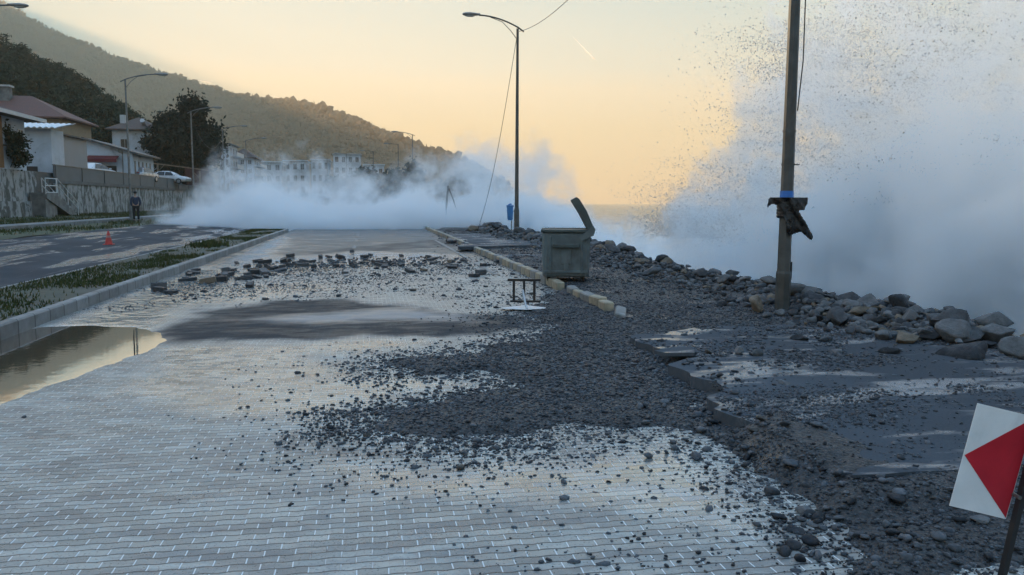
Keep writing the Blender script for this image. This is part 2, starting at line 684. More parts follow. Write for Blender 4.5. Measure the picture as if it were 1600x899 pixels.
# ================================================================== GROUND MATERIALS
def mat_paving():
    t = NT('wet_paving')
    p = t.pos()
    sep = t.n('ShaderNodeSeparateXYZ', {0: p})
    x, y = sep.outputs[0], sep.outputs[1]
    wob = t.math('MULTIPLY', t.math('SINE', t.math('MULTIPLY', x, 2 * PI / .139)), .0042)
    nz = t.math('MULTIPLY', t.math('SUBTRACT', t.noise(p, 3.0, 3), .5), .024)
    y2 = t.math('ADD', t.math('ADD', y, wob), nz)
    x2 = t.math('ADD', x, nz)
    v = t.n('ShaderNodeCombineXYZ', {0: x2, 1: y2}).outputs[0]
    br = t.n('ShaderNodeTexBrick', {'Vector': v, 'Scale': 1.0, 'Mortar Size': .0042, 'Mortar Smooth': .3, 'Brick Width': .139, 'Row Height': .067, 'Bias': 0.0,
                                    'Color1': (.08, .08, .08), 'Color2': (.92, .92, .92), 'Mortar': (.5, .5, .5)})
    br.offset = .5
    mort = br.outputs['Fac']
    tone = br.outputs['Color']
    wet, silt, pud = t.attr('wet'), t.attr('silt'), t.attr('pud')
    n1 = t.noise(p, 1.1, 5, .62)
    n2 = t.noise(p, 60, 4, .65)
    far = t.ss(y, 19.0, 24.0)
    n3 = t.noise(t.vmul(p, (.55, 1.6, 1)), 1.3, 5, .65)
    grit = t.math('SUBTRACT', 1, t.math('MULTIPLY', t.ss(t.noise(p, 38, 2), .56, .66), .55))
    tn = t.n('ShaderNodeSeparateColor', {0: tone}).outputs[0]
    k = t.math('MULTIPLY', t.math('ADD', .66, t.math('MULTIPLY', tn, .68)), t.math('ADD', .62, t.math('MULTIPLY', n1, .75)))
    k = t.math('MULTIPLY', k, t.math('ADD', .45, t.math('MULTIPLY', n2, 1.1)))
    c = t.n('ShaderNodeVectorMath', {0: (.285, .30, .288), 'Scale': k}, operation='SCALE').outputs[0]
    streak = t.noise(t.vmul(p, (1.2, 3.2, 1)), 1.0, 6, .70, .5)
    c = t.mix(t.ss(streak, .38, .60, .6, 0), c, (.085, .095, .108))
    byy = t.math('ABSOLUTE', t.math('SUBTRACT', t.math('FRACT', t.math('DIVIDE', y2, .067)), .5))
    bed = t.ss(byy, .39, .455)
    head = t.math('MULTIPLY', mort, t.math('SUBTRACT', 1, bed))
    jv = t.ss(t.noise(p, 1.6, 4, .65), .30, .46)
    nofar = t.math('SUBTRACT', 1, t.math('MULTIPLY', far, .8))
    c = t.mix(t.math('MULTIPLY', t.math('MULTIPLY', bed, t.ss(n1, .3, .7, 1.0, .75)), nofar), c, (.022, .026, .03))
    c = t.mix(t.math('MULTIPLY', head, nofar), c, t.mix(jv, (.03, .034, .04), (.62, .66, .68)))  # cross joints: pale in patches, dark elsewhere
    # silt lies in a smooth dark skin over the blocks
    c = t.mix(t.math('MULTIPLY', silt, t.ss(n1, .2, .5, .72, .97)), c, (.026, .031, .038))
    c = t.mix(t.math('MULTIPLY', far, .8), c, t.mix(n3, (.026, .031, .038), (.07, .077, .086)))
    c = t.mix(t.math('MULTIPLY', wet, .45), c, t.n('ShaderNodeVectorMath', {0: c, 'Scale': .5}, operation='SCALE').outputs[0])
    film = t.math('ADD', t.math('MULTIPLY', wet, t.ss(streak, .35, .55, .55, 1.0)), t.math('MULTIPLY', t.ss(n3, .50, .68), t.math('ADD', .22, t.math('MULTIPLY', far, .35))), clamp=True)
    # repeating offset along the row
    cx = t.math('ABSOLUTE', t.math('SUBTRACT', t.math('FRACT', t.math('DIVIDE', x2, .1)), .5))
    rough = t.lerp(film, t.ss(n2, .3, .7, .24, .5), .085)
    rough = t.lerp(t.math('MULTIPLY', silt, .8), rough, t.ss(streak, .4, .6, .75, .45))
    rough = t.lerp(t.ss(pud, .4, .9), rough, .05)
    flatten = t.math('SUBTRACT', 1, t.math('MULTIPLY', t.math('MAXIMUM', t.math('MULTIPLY', wet, .55), t.math('MAXIMUM', silt, t.math('MULTIPLY', far, .7))), .85))
    h = t.math('MULTIPLY', t.math('ADD', t.math('MULTIPLY', t.math('SUBTRACT', 1, mort), .8), t.math('ADD', t.math('MULTIPLY', n2, .18), t.math('MULTIPLY', tn, .25))), flatten)
    h = t.math('ADD', h, t.math('MULTIPLY', t.noise(p, 70, 2), t.math('MULTIPLY', silt, .35)))
    tilt = t.n('ShaderNodeTexWhiteNoise', {'Vector': t.n('ShaderNodeCombineXYZ', {0: tn, 1: t.math('FLOOR', t.math('DIVIDE', y2, .067))}).outputs[0]}, noise_dimensions='2D').outputs['Color']
    tv = t.n('ShaderNodeVectorMath', {0: tilt, 1: (.5, .5, .5)}, operation='SUBTRACT').outputs[0]
    tv = t.n('ShaderNodeVectorMath', {0: tv, 'Scale': t.math('MULTIPLY', nofar, .11)}, operation='SCALE').outputs[0]
    gn = t.n('ShaderNodeNewGeometry').outputs['Normal']
    tn2 = t.n('ShaderNodeVectorMath', {0: t.n('ShaderNodeVectorMath', {0: gn, 1: tv}, operation='ADD').outputs[0]}, operation='NORMALIZE').outputs[0]
    nm = t.bump(h, 1.0, .007, tn2)
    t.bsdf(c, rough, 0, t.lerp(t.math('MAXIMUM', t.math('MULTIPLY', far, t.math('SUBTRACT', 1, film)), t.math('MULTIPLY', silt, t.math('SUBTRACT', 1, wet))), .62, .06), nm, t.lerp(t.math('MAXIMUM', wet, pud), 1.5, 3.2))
    return t.m


def mat_dirt():
    t = NT('washed_out_gravel_bed')
    p = t.pos()
    n1 = t.noise(p, .9, 5, .6)
    vo = t.n('ShaderNodeTexVoronoi', {'Vector': p, 'Scale': 46.0, 'Randomness': 1.0})
    vo2 = t.n('ShaderNodeTexVoronoi', {'Vector': p, 'Scale': 17.0, 'Randomness': 1.0})
    cc = t.n('ShaderNodeSeparateColor', {0: vo.outputs['Color']}).outputs[0]
    k = t.math('MULTIPLY', t.math('ADD', .45, t.math('MULTIPLY', cc, 1.0)), t.math('ADD', .5, n1))
    c = t.n('ShaderNodeVectorMath', {0: (.060, .064, .070), 'Scale': t.math('MULTIPLY', k, .55)}, operation='SCALE').outputs[0]
    br = t.noise(p, .5, 3)
    c = t.mix(t.ss(br, .58, .72, 0, .4), c, (.030, .032, .034))
    h = t.math('SUBTRACT', t.math('MULTIPLY', t.noise(p, 9, 4), .8), t.math('ADD', t.math('MULTIPLY', vo.outputs['Distance'], .6), t.math('MULTIPLY', vo2.outputs['Distance'], .8)))
    wetp = t.ss(t.noise(p, .7, 5, .65), .56, .64)
    rough = t.lerp(wetp, .62, .22)
    t.bsdf(c, rough, 0, .5, t.bump(h, .9, .02))
    return t.m


def mat_stone(name, a, b, warm=(.16, .13, .10), wf=.12, bumpd=.01, bs=9, rough=.55):
    t = NT(name)
    ri = t.n('ShaderNodeNewGeometry').outputs['Random Per Island']
    oi = t.n('ShaderNodeObjectInfo').outputs['Random']
    r = t.math('FRACT', t.math('ADD', ri, t.math('MULTIPLY', oi, 7.13)))
    p = t.pos()
    c = t.mix(t.ss(r, 0, 1), a, b)
    c = t.mix(t.math('GREATER_THAN', r, 1 - wf), c, warm)
    n = t.noise(p, bs, 6, .65)
    c = t.mix(t.ss(n, .35, .7, 0, .55), c, t.n('ShaderNodeVectorMath', {0: c, 'Scale': .45}, operation='SCALE').outputs[0])
    t.bsdf(c, t.ss(n, .3, .7, rough * .7, rough * 1.4), 0, .28, t.bump(t.noise(p, bs * 3, 5, .7), .7, bumpd))
    return t.m


def mat_asphalt(name, wetlo, col=(.034, .040, .050), stretch=(1.2, .18, 1), coarse=1.0):
    t = NT(name)
    p = t.pos()
    n1 = t.noise(t.vmul(p, stretch), 1.0, 5, .62, .4)
    n2 = t.noise(p, 55, 3, .6)
    n4 = t.noise(p, .5, 4)
    c = t.mix(n2, sc3(col, .6), sc3(col, 1.5))
    c = t.mix(t.ss(n4, .35, .7, 0, .5), c, sc3(col, 1.9))
    film = t.ss(n1, wetlo, wetlo + .10)
    foam = t.ss(n1, wetlo + .06, wetlo + .16, 0, .35)
    c = t.mix(foam, c, (.34, .35, .36))
    t.bsdf(c, t.lerp(film, .8, .2), 0, t.lerp(film, .06, .5), t.bump(n2, t.lerp(film, .5, .08), .006))
    return t.m


def mat_kerb(name, col, dirt=(.07, .075, .07)):
    t = NT(name)
    p = t.pos()
    sep = t.n('ShaderNodeSeparateXYZ', {0: p})
    y = sep.outputs[1]
    seg = t.math('FLOOR', t.math('DIVIDE', y, .5))
    wn = t.n('ShaderNodeTexWhiteNoise', {'W': seg}, noise_dimensions='1D').outputs[0]
    jd = t.math('ABSOLUTE', t.math('SUBTRACT', t.math('FRACT', t.math('DIVIDE', y, .5)), .5))
    joint = t.ss(jd, .474, .49)
    n = t.noise(p, 7, 5, .65)
    k = t.math('MULTIPLY', t.math('ADD', .7, t.math('MULTIPLY', wn, .5)), t.math('ADD', .6, t.math('MULTIPLY', n, .8)))
    c = t.n('ShaderNodeVectorMath', {0: col, 'Scale': k}, operation='SCALE').outputs[0]
    c = t.mix(t.ss(t.noise(p, 2.3, 5, .7), .5, .7, 0, .7), c, dirt)
    c = t.mix(joint, c, (.02, .022, .024))
    h = t.math('SUBTRACT', t.math('MULTIPLY', n, .4), joint)
    t.bsdf(c, .6, 0, .45, t.bump(h, .8, .012))
    return t.m


def mat_water(name, deep, ripple, rough=.04, foam=None):
    t = NT(name)
    p = t.pos()
    if foam is None:
        h = t.noise(t.vmul(p, (1, 1, 1)), 8, 3)
        bs = t.bsdf(deep, rough, 0, .6, t.bump(h, ripple, .004), 1.6)
        gl = t.n('ShaderNodeBsdfAnisotropic', {'Color': (.86, .83, .80), 'Roughness': .035, 'Normal': t.bump(h, ripple, .004)})
        mx = t.n('ShaderNodeMixShader', {0: .62, 1: bs, 2: gl})
        t.t.links.new(mx.outputs[0], t.out.inputs['Surface'])
    else:
        n1 = t.noise(t.vmul(p, (.004, .016, 1)), 1.0, 6, .62, .5)
        n2 = t.noise(t.vmul(p, (.02, .07, 1)), 1.0, 5, .6)
        n3 = t.noise(t.vmul(p, (.0045, .02, 1)), 1.6, 7, .72, 1.0)
        fm = t.math('MULTIPLY', t.ss(n3, .60, .68), t.ss(n2, .40, .6))
        c = t.mix(fm, deep, (.62, .65, .68))
        h = t.math('ADD', t.math('MULTIPLY', n1, 3.0), n2)
        t.bsdf(c, t.lerp(fm, .16, .7), 0, .5, t.bump(h, .9, 1.6), 1.333)
    return t.m


STONE_A = mat_stone('wet_gravel_stone', (.010, .014, .020), (.092, .106, .124), warm=(.06, .056, .05), wf=.03, bumpd=.003, bs=40, rough=.5)
STONE_B = mat_stone('grey_boulder_stone', (.036, .042, .050), (.145, .155, .165), warm=(.16, .135, .105), wf=.05, bumpd=.035, bs=9, rough=.75)
BLOCK_M = mat_stone('wet_concrete_block', (.035, .038, .043), (.085, .09, .098), wf=.05, bumpd=.004, bs=25, rough=.5)

# ================================================================== SETTING: ground, road, verges
ys_near = np.concatenate([np.arange(1.2, 14, .07), np.arange(14, 30, .14), np.arange(30, 66, .4)])
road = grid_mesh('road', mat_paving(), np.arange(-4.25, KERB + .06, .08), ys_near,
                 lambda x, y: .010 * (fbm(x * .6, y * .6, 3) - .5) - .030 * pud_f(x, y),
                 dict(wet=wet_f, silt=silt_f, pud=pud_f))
tag(road, kind='structure')
dirt = grid_mesh('ground', mat_dirt(), np.concatenate([np.arange(-3.5, 7.6, .05), np.arange(7.6, 16, .4)]), np.concatenate([np.arange(1.2, 12, .04), np.arange(12, 30, .10), np.arange(30, 66, .4)]), dirt_z)
tag(dirt, kind='structure')
far_road_m = mat_asphalt('wet_asphalt', .49, (.042, .048, .056))
fr = grid_mesh('far_carriageway', far_road_m, np.linspace(-12, MED_L - .12, 14), np.arange(-10, 150, 1.0),
               lambda x, y: (MED_L - .12 - x) * .05 + .004)
tag(fr, kind='structure')
rn = grid_mesh('road', far_road_m, np.linspace(-4.25, KERB + .06, 10), np.arange(65.6, 150, 2.0), lambda x, y: 0 * x - .004)
tag(rn, kind='structure')
pa = MB()
pa.add([(x, y, .055) for x, y in PUDDLE][:0], [])
# puddle: one flat sheet in the hollow by the kerb
pxs = np.array(PUDDLE)


def puddle_mesh():
    c = pxs.mean(0)
    pts = []
    n = len(pxs)
    for i in range(n):
        a, b = pxs[i], pxs[(i + 1) % n]
        for k in range(6):
            q = a + (b - a) * k / 6
            off = (fbm(np.array([q[0] * 3]), np.array([q[1] * 3]), 3)[0] - .5) * .18
            d = (q - c) / np.linalg.norm(q - c)
            pts.append(q + d * (off + .42))
    mb = MB()
    pts = [(max(p[0], MED_R + .005), p[1]) for p in pts]
    mb.add([(p[0], p[1], -.0095) for p in pts], [tuple(range(len(pts)))])
    o = mb.build('puddle', mat_water('muddy_water', (.07, .055, .042), .10, .03))
    return tag(o, kind='structure')


puddle_mesh()

# land below everything, reaching the hills; sea reaching the horizon
lm = MB()
lm.prism([(6.3, -60), (6.3, 62), (6, 100), (-6, 160), (-45, 300), (-40, 480), (20, 600), (20, 700), (-400, 2600), (-3600, 2600), (-3600, -60)], -3.2, -.14)
tag(lm.build('terrain', M('land_soil', (.07, .075, .05), .9, .4, .05, coord='pos')), kind='structure')
sm = MB()
sm.add([(-3700, -3700, -2.6), (3700, -3700, -2.6), (3700, 3700, -2.6), (-3700, 3700, -2.6)], [(0, 1, 2, 3)])
tag(sm.build('sea', mat_water('sea_water', (.030, .048, .062), 0, 0, foam=True)), kind='structure')

# median strip with kerbs
soil_m = M('median_soil', (.055, .058, .042), .85, .5, 1.5, bump=.8, coord='pos', bdist=.02, dirt=(.10, .10, .095), dirt_amt=.5)
med = grid_mesh('median', soil_m, np.linspace(MED_L, MED_R - .13, 12), np.arange(-6, 44.6, .4), lambda x, y: .13 + .05 * fbm(x * 1.5, y * .8, 3) - .02)
tag(med, kind='structure')
KM = mat_kerb('grey_kerb_concrete', (.205, .215, .22))
k1 = MB()
prof = [(0, -.1), (0, .15), (.02, .17), (.13, .17), (.15, .15), (.15, -.1)]
k1.extr(prof, (MED_R - .14, -6, 0), (1, 0, 0), (0, 0, 1), (0, 1, 0), 50.4)
k1.box((MED_L + .85, 44.5, .03), (1.9, .16, .27))
tag(k1.build('kerb', KM), kind='structure')
k2 = MB()
k2.extr([(0, -.1), (0, .13), (.11, .13), (.12, .12), (.12, -.1)], (MED_L - .12, -6, 0), (1, 0, 0), (0, 0, 1), (0, 1, 0), 50.4)
tag(k2.build('kerb', KM), kind='structure')
# verge beyond the far carriageway with its footpath, and the terrace held by the wall
TERR = 3.5
verge = grid_mesh('verge', M('verge_soil', (.045, .058, .030), .9, .5, 1.2, bump=.8, coord='pos', bdist=.03), np.linspace(-21.2, -12.0, 24), np.arange(0, 150, 1.0),
                  lambda x, y: .30 + (-12.0 - x) * .034 + .12 * (fbm(x * .7, y * .5, 3) - .5))
tag(verge, kind='structure')
fp = MB()
fp.extr([(0, -.2), (0, .10), (1.7, .13), (1.7, -.2)], (-16.2, 5, .42), (1, 0, 0), (0, 0, 1), (0, 1, 0), 140)
tag(fp.build('footpath', M('footpath_concrete', (.16, .165, .165), .8, .3, 1.5, bump=.3, coord='pos', dirt=(.06, .07, .05))), kind='structure')
tr = MB()
tr.bb((-60, 20, -.1), (-21.36, 160, TERR))
tag(tr.build('terrace', M('terrace_ground', (.10, .10, .095), .85, .35, .8, coord='pos')), kind='structure')

# ================================================================== HILLS AND WOODS
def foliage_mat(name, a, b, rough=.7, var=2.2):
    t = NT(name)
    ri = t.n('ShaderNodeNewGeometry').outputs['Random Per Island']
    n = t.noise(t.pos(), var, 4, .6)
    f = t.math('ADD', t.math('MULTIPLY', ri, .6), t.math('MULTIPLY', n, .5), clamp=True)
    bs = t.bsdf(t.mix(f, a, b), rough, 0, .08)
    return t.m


HILL_M = NT('wooded_hill_slope')
_p = HILL_M.pos()
HILL_M.bsdf(HILL_M.mix(HILL_M.ss(HILL_M.noise(_p, .03, 6, .65), .35, .65), (.11, .073, .043), (.21, .14, .082)), .95, 0, .1,
            HILL_M.bump(HILL_M.noise(_p, .12, 4), 1, 6))
HILL_M = HILL_M.m
RIDGE = [(-9000, 11, 700), (-4000, 14, 700), (-1200, 16.06, 700), (-310, 16.06, 700), (-215, 13.2, 1500), (-130, 12.3, 2600), (0, 11.55, 2600), (60, 10.5, 2500), (100, 9.85, 2400), (175, 8.8, 2250), (250, 7.9, 2050), (350, 6.78, 1700), (420, 6.2, 1400), (470, 5.95, 1200),  # unseen left spur, brought near and raised to shade the lower spray
         (510, 5.6, 1080), (560, 4.65, 980), (620, 3.45, 900), (700, 2.3, 840), (735, 1.6, 800), (765, .8, 770), (785, .2, 750), (800, -.4, 740), (930, -1.2, 720)]
_rp = np.array([math.atan((r[0] - 800) / F) for r in RIDGE])
_re = np.array([r[1] for r in RIDGE])
_rd = np.array([r[2] for r in RIDGE])


def hill_xyz(phi, s):
    """phi: bearing from the camera axis; s: 0 foot .. 1 ridge .. 1.6 back slope"""
    e = np.interp(phi, _rp, _re)
    D = np.interp(phi, _rp, _rd)
    H = np.maximum(D * np.tan(np.radians(e)) + 1.6, -5)
    foot = D * np.where(phi < -.3, .42, .42 + .42 * np.clip((phi + .3) / .25, 0, 1))
    d = np.where(s <= 1, foot + (D - foot) * s, D * (1 + (s - 1) * .8))
    shp = np.where(s <= 1, np.clip(s, 0, 1) ** 1.15, 1 - (s - 1) * 1.2)
    x = d * np.sin(phi + YAW)
    y = d * np.cos(phi + YAW)
    n = fbm(x * .006 + 50, y * .006 + 50, 4) - .5
    z = H * shp + n * np.clip(H, 0, 200) * .28 * np.clip(shp, 0, 1) * np.clip(1 - shp, 0, 1) * 2 - 4.5 * (1 - np.clip(shp, 0, 1)) ** 3
    return x, y, z


_ph = np.linspace(R(-80), math.atan(20 / F), 150)
_sv = np.concatenate([np.linspace(0, 1, 26), np.linspace(1.08, 1.7, 6)])
PH, SV = np.meshgrid(_ph, _sv)
hx, hy, hz = hill_xyz(PH.ravel(), SV.ravel())
nx, ny = len(_ph), len(_sv)
a = (np.arange(ny - 1)[:, None] * nx + np.arange(nx - 1)[None]).ravel()
me = raw_mesh('hill', np.stack([hx, hy, hz], 1), np.stack([a, a + 1, a + nx + 1, a + nx], 1))
me.materials.append(HILL_M)
hill = bpy.data.objects.new('hill', me)
COL.objects.link(hill)
tag(hill, kind='structure')


def tree_temp(kind, seed):
    """small far tree, trunk-less crown of ragged tiers or clumps"""
    rg = np.random.default_rng(seed)
    vs, fs = [], []
    if kind == 'fir':
        tiers = 5
        for k in range(tiers):
            z0 = .12 + k * .17
            r = .26 * (1 - k / (tiers + .6))
            n = 7
            o = len(vs)
            for j in range(n):
                q = 2 * PI * j / n + rg.random() * .6
                rr = r * rg.uniform(.55, 1.25)
                vs.append((rr * math.cos(q), rr * math.sin(q), z0 + rg.uniform(-.05, .03)))
            vs.append((rg.uniform(-.03, .03), rg.uniform(-.03, .03), z0 + .30))
            for j in range(n):
                fs.append((o + j, o + (j + 1) % n, o + n))
    else:
        iv, if_ = ICO[1]
        for k in range(7):
            c = rg.normal(size=3) * (.16, .16, .2) + (0, 0, .62)
            r = rg.uniform(.13, .27)
            o = len(vs)
            for v in iv:
                q = r * rg.uniform(.6, 1.3)
                vs.append((c[0] + v[0] * q, c[1] + v[1] * q, c[2] + v[2] * q))
            fs += [tuple(i + o for i in f) for f in if_]
        o = len(vs)
        vs += [(-.02, 0, -.1), (.02, 0, -.1), (0, .03, -.1), (0, 0, .6)]
        fs += [(o, o + 1, o + 3), (o + 1, o + 2, o + 3), (o + 2, o, o + 3)]
    return np.array(vs), np.array(fs)


FT = [tree_temp('fir', i) for i in range(5)] + [tree_temp('round', 10 + i) for i in range(5)]
WOOD_M = foliage_mat('far_woodland_foliage', (.13, .085, .05), (.21, .138, .08), .9, .02)
n = 24000
ph = RNG.uniform(math.atan((-260 - 800) / F), math.atan(92 / F), n)
s = 1 - RNG.random(n) ** 1.7 * .97
s[:3200] = 1 + RNG.uniform(-.015, .02, 3200)
x, y, z = hill_xyz(ph, s)
Dd = np.hypot(x, y)
S = RNG.uniform(7, 15, n) * np.interp(Dd, [300, 600, 1000, 2500], [.6, .8, 1.0, 1.7])
S[3200:] *= .72
S[:3200] *= np.interp(Dd[:3200], [600, 900, 1500, 2500], [1.5, 1.5, 1.15, 1.0])
ok = z > .8
wood = scatter_mesh('woodland', WOOD_M, FT, np.stack([x, y, z - 1], 1)[ok], S[ok], rotfull=False)
tag(wood, kind='stuff')

# near hillside behind the houses with its pine wood
NP = [(-500, 20), (-200, 45), (0, 82), (60, 104), (100, 124), (150, 150), (200, 184), (225, 202), (262, 222), (300, 250)]


def near_hill(px, s):
    D = 215 - 40 * np.clip((px - 0) / 250, 0, 1)
    yt = np.interp(px, [q[0] for q in NP], [q[1] for q in NP])
    zt = np.maximum(1.6 + (318 - yt) * D / F - 9.0, 3.4)
    D0 = np.interp(px, [-500, 0, 300], [75, 98, 122])
    d = D0 + (D - D0) * s
    lx = d * ((px - 800) / F * math.cos(YAW) + math.sin(YAW))
    ly = d * (math.cos(YAW) - (px - 800) / F * math.sin(YAW))
    z = 3.2 + (zt - 3.2) * np.clip(s, 0, 1.0) ** .9 - np.clip(s - 1, 0, 1) * 14
    return lx, ly, z


pxs_ = np.linspace(-500, 315, 40)
ss_ = np.linspace(-.02, 1.8, 16)
A, B = np.meshgrid(pxs_, ss_)
x, y, z = near_hill(A.ravel(), B.ravel())
nx, ny = len(pxs_), len(ss_)
a = (np.arange(ny - 1)[:, None] * nx + np.arange(nx - 1)[None]).ravel()
me = raw_mesh('hillside', np.stack([x, y, z], 1), np.stack([a, a + 1, a + nx + 1, a + nx], 1))
me.materials.append(M('hillside_soil', (.045, .05, .03), .95, .4, .2, coord='pos'))
o = bpy.data.objects.new('hillside', me)
COL.objects.link(o)
tag(o, kind='structure')


def pine_temp(seed):
    """pine crown: many needle-clump cards around drooping boughs on a trunk, unit height"""
    rg = np.random.default_rng(seed)
    vs, fs = [], []
    def card(c, r):
        d = rg.normal(size=3)
        d /= np.linalg.norm(d)
        e = np.cross(d, rg.normal(size=3))
        e /= np.linalg.norm(e) + 1e-9
        o = len(vs)
        c = np.array(c)
        vs.extend([c - d * r, c + e * r * .5, c + d * r * 1.2])
        fs.append((o, o + 1, o + 2))
    for k in range(46):
        h = rg.uniform(.22, .98)
        wmax = .25 * (1 - ((h - .22) / .80) ** 1.6) + .035
        q = rg.random() * 2 * PI
        r = wmax * rg.uniform(.35, 1.1)
        c = np.array((r * math.cos(q), r * math.sin(q), h))
        for j in range(9):
            card(c + rg.normal(size=3) * (.045, .045, .022), rg.uniform(.03, .06))
    o = len(vs)
    for j in range(5):
        vs.append((.018 * math.cos(j * 1.257), .018 * math.sin(j * 1.257), -.15))
    vs.append((0, 0, .95))
    for j in range(5):
        fs.append((o + j, o + (j + 1) % 5, o + 5))
    return np.array(vs), np.array(fs)


PT = [pine_temp(i) for i in range(6)]
PINE_M = foliage_mat('dark_pine_needles', (.012, .020, .014), (.040, .055, .032), .7, .2)
n = 900
px = RNG.uniform(-420, 300, n)
s = RNG.random(n) ** .8 * 1.02
px[:110] = RNG.uniform(-60, 290, 110)
s[:110] = RNG.uniform(.95, 1.02, 110)
x, y, z = near_hill(px, s)
S = RNG.uniform(8.0, 13.5, n) * np.interp(px, [-100, 230, 300], [1, .85, .5])
pw = scatter_mesh('woodland', PINE_M, PT, np.stack([x, y, z - .3], 1), S, rotfull=False)
tag(pw, kind='stuff')

# ================================================================== AIR
hb = MB()
hb.bb((-4000, -4000, -4.5), (4000, 4000, 575))
hm = NT('sea_haze_air')
pv = hm.n('ShaderNodeVolumePrincipled', {'Color': (.97, .79, .56), 'Density': .00038, 'Anisotropy': .30})
hm.t.links.new(pv.outputs[0], hm.out.inputs['Volume'])
haze = hb.build('haze', hm.m)
tag(haze, kind='stuff')


# ================================================================== BREAKING WAVES: spray as real volumes
def spray_mat(name, ucoord, u0, u1, prof, vc, vw, zb, dens, nscale, soft=.5, ragged=1.0, aniso=.35, toplow=.12, col=(.92, .962, .995), stretch=(1, 1, 1), srate=.3, c0=.25, c1=.6):
    """prof: list of (t, H) over u in [u0,u1]; density falls off towards the crest and turns ragged"""
    t = NT(name)
    p = t.pos()
    sp = t.n('ShaderNodeSeparateXYZ', {0: p})
    u = sp.outputs[0 if ucoord == 'x' else 1]
    v = sp.outputs[1 if ucoord == 'x' else 0]
    z = sp.outputs[2]
    tt = t.ss(u, u0, u1)
    tl = t.math('DIVIDE', t.math('SUBTRACT', u, u0), u1 - u0, clamp=True)
    fc = t.n('ShaderNodeFloatCurve', {'Value': tl})
    cu = fc.mapping.curves[0]
    hm_ = max(q[1] for q in prof)
    cu.points[0].location = (prof[0][0], prof[0][1] / hm_)
    cu.points[1].location = (prof[-1][0], prof[-1][1] / hm_)
    for q in prof[1:-1]:
        cu.points.new(q[0], q[1] / hm_)
    for q in cu.points:
        q.handle_type = 'AUTO_CLAMPED'
    fc.mapping.update()
    H = t.math('MULTIPLY', fc.outputs[0], hm_)
    # lateral lens shape
    dv = t.math('DIVIDE', t.math('SUBTRACT', v, vc), vw)
    n0 = t.noise(t.vmul(p, stretch), nscale * .8, 5, .6, .3)
    lens = t.math('ADD', t.math('SUBTRACT', 1, t.math('MULTIPLY', dv, dv)), t.math('MULTIPLY', t.math('SUBTRACT', n0, .5), 2.0), clamp=True)
    hh = t.math('MULTIPLY', t.math('SUBTRACT', H, zb), t.math('POWER', lens, .5))
    rel = t.math('DIVIDE', t.math('SUBTRACT', z, zb), t.math('ADD', hh, .05))     # 0 base .. 1 crest
    n1 = t.noise(t.vmul(p, stretch), nscale, 6, .66, .45)
    n2 = t.noise(t.vmul(p, stretch), nscale * 3.7, 4, .7)
    nn = t.math('ADD', t.math('SUBTRACT', n1, .5), t.math('MULTIPLY', t.math('SUBTRACT', n2, .5), .55))
    fld = t.math('ADD', t.math('SUBTRACT', 1, rel), t.math('MULTIPLY', nn, ragged))
    d = t.ss(fld, 0.0, soft)
    clump = t.ss(nn, -.04, .12, .02, 1.0)
    low = t.ss(rel, .22, .70, 1.0, toplow)
    d = t.math('MULTIPLY', t.math('MULTIPLY', d, low), dens)
    d = t.math('MULTIPLY', d, t.lerp(t.ss(rel, c0, c1), 1.0, clump))
    pv = t.n('ShaderNodeVolumePrincipled', {'Color': col, 'Density': d, 'Anisotropy': aniso})
    t.t.links.new(pv.outputs[0], t.out.inputs['Volume'])
    t.m.cycles.volume_step_rate = srate
    return t.m


def spray_body(name, mat, ucoord, u0, u1, prof, vc, vw, zb, nu=40, nv=14, bulge=1.12):
    """closed lumpy hull of the plume"""
    mb = MB()
    us = np.linspace(u0, u1, nu)
    Hs = np.interp((us - u0) / (u1 - u0), [q[0] for q in prof], [q[1] for q in prof])
    vs = []
    for i, u in enumerate(us):
        h = max((Hs[i] - zb) * 1.4 + .5, .3)
        for j in range(nv):
            th = PI * j / (nv - 1)
            c, s_ = math.cos(th), math.sin(th)
            k = 1 + .16 * mnoise.noise(Vector((u * .45, th * 2.2, vc)))
            vv = vc - vw * 1.3 * (abs(c) ** .8) * math.copysign(1, c) * k
            zz = zb + h * (s_ ** .75 if s_ > 0 else 0) * k
            vs.append((u, vv, zz) if ucoord == 'x' else (vv, u, zz))
    fs = []
    for i in range(nu - 1):
        for j in range(nv - 1):
            a = i * nv + j
            fs.append((a, a + 1, a + nv + 1, a + nv))
        fs.append((i * nv + nv - 1, i * nv, (i + 1) * nv, (i + 1) * nv + nv - 1))
    fs.append(tuple(range(nv)))
    fs.append(tuple(range((nu - 1) * nv, nu * nv)))
    mb.add(vs, fs)
    o = mb.build(name, mat)
    return tag(o, kind='stuff')


BIG = [(0, 8.5), (.16, 9.6), (.36, 9.4), (.48, 7.8), (.58, 5.6), (.70, 3.4), (.84, 1.4), (1, -.8)]
m1 = spray_mat('great_wave_spray', 'y', 5.0, 31.0, BIG, 11.7, 3.0, -2.6, 2.6, .60, soft=.16, ragged=2.0, toplow=.26, aniso=.45)
spray_body('wave_spray', m1, 'y', 5.0, 31.0, BIG, 11.7, 3.0, -2.6)
FARW = [(0, 1.2), (.08, 2.8), (.20, 4.5), (.32, 5.0), (.45, 4.3), (.58, 4.5), (.72, 5.5), (.84, 5.8), (.93, 4.4), (1, .6)]
m2 = spray_mat('far_wave_spray', 'x', -12.6, 14.2, FARW, 53.5, 6.0, -.3, 1.5, .34, soft=.3, ragged=1.8, toplow=.22, aniso=.3, c0=.10, c1=.5, col=(.945, .965, .985))
spray_body('wave_spray', m2, 'x', -12.6, 14.2, FARW, 53.5, 6.0, -.3)
SURF = [(0, -.6), (.3, .7), (.6, 1.2), (1, .9)]
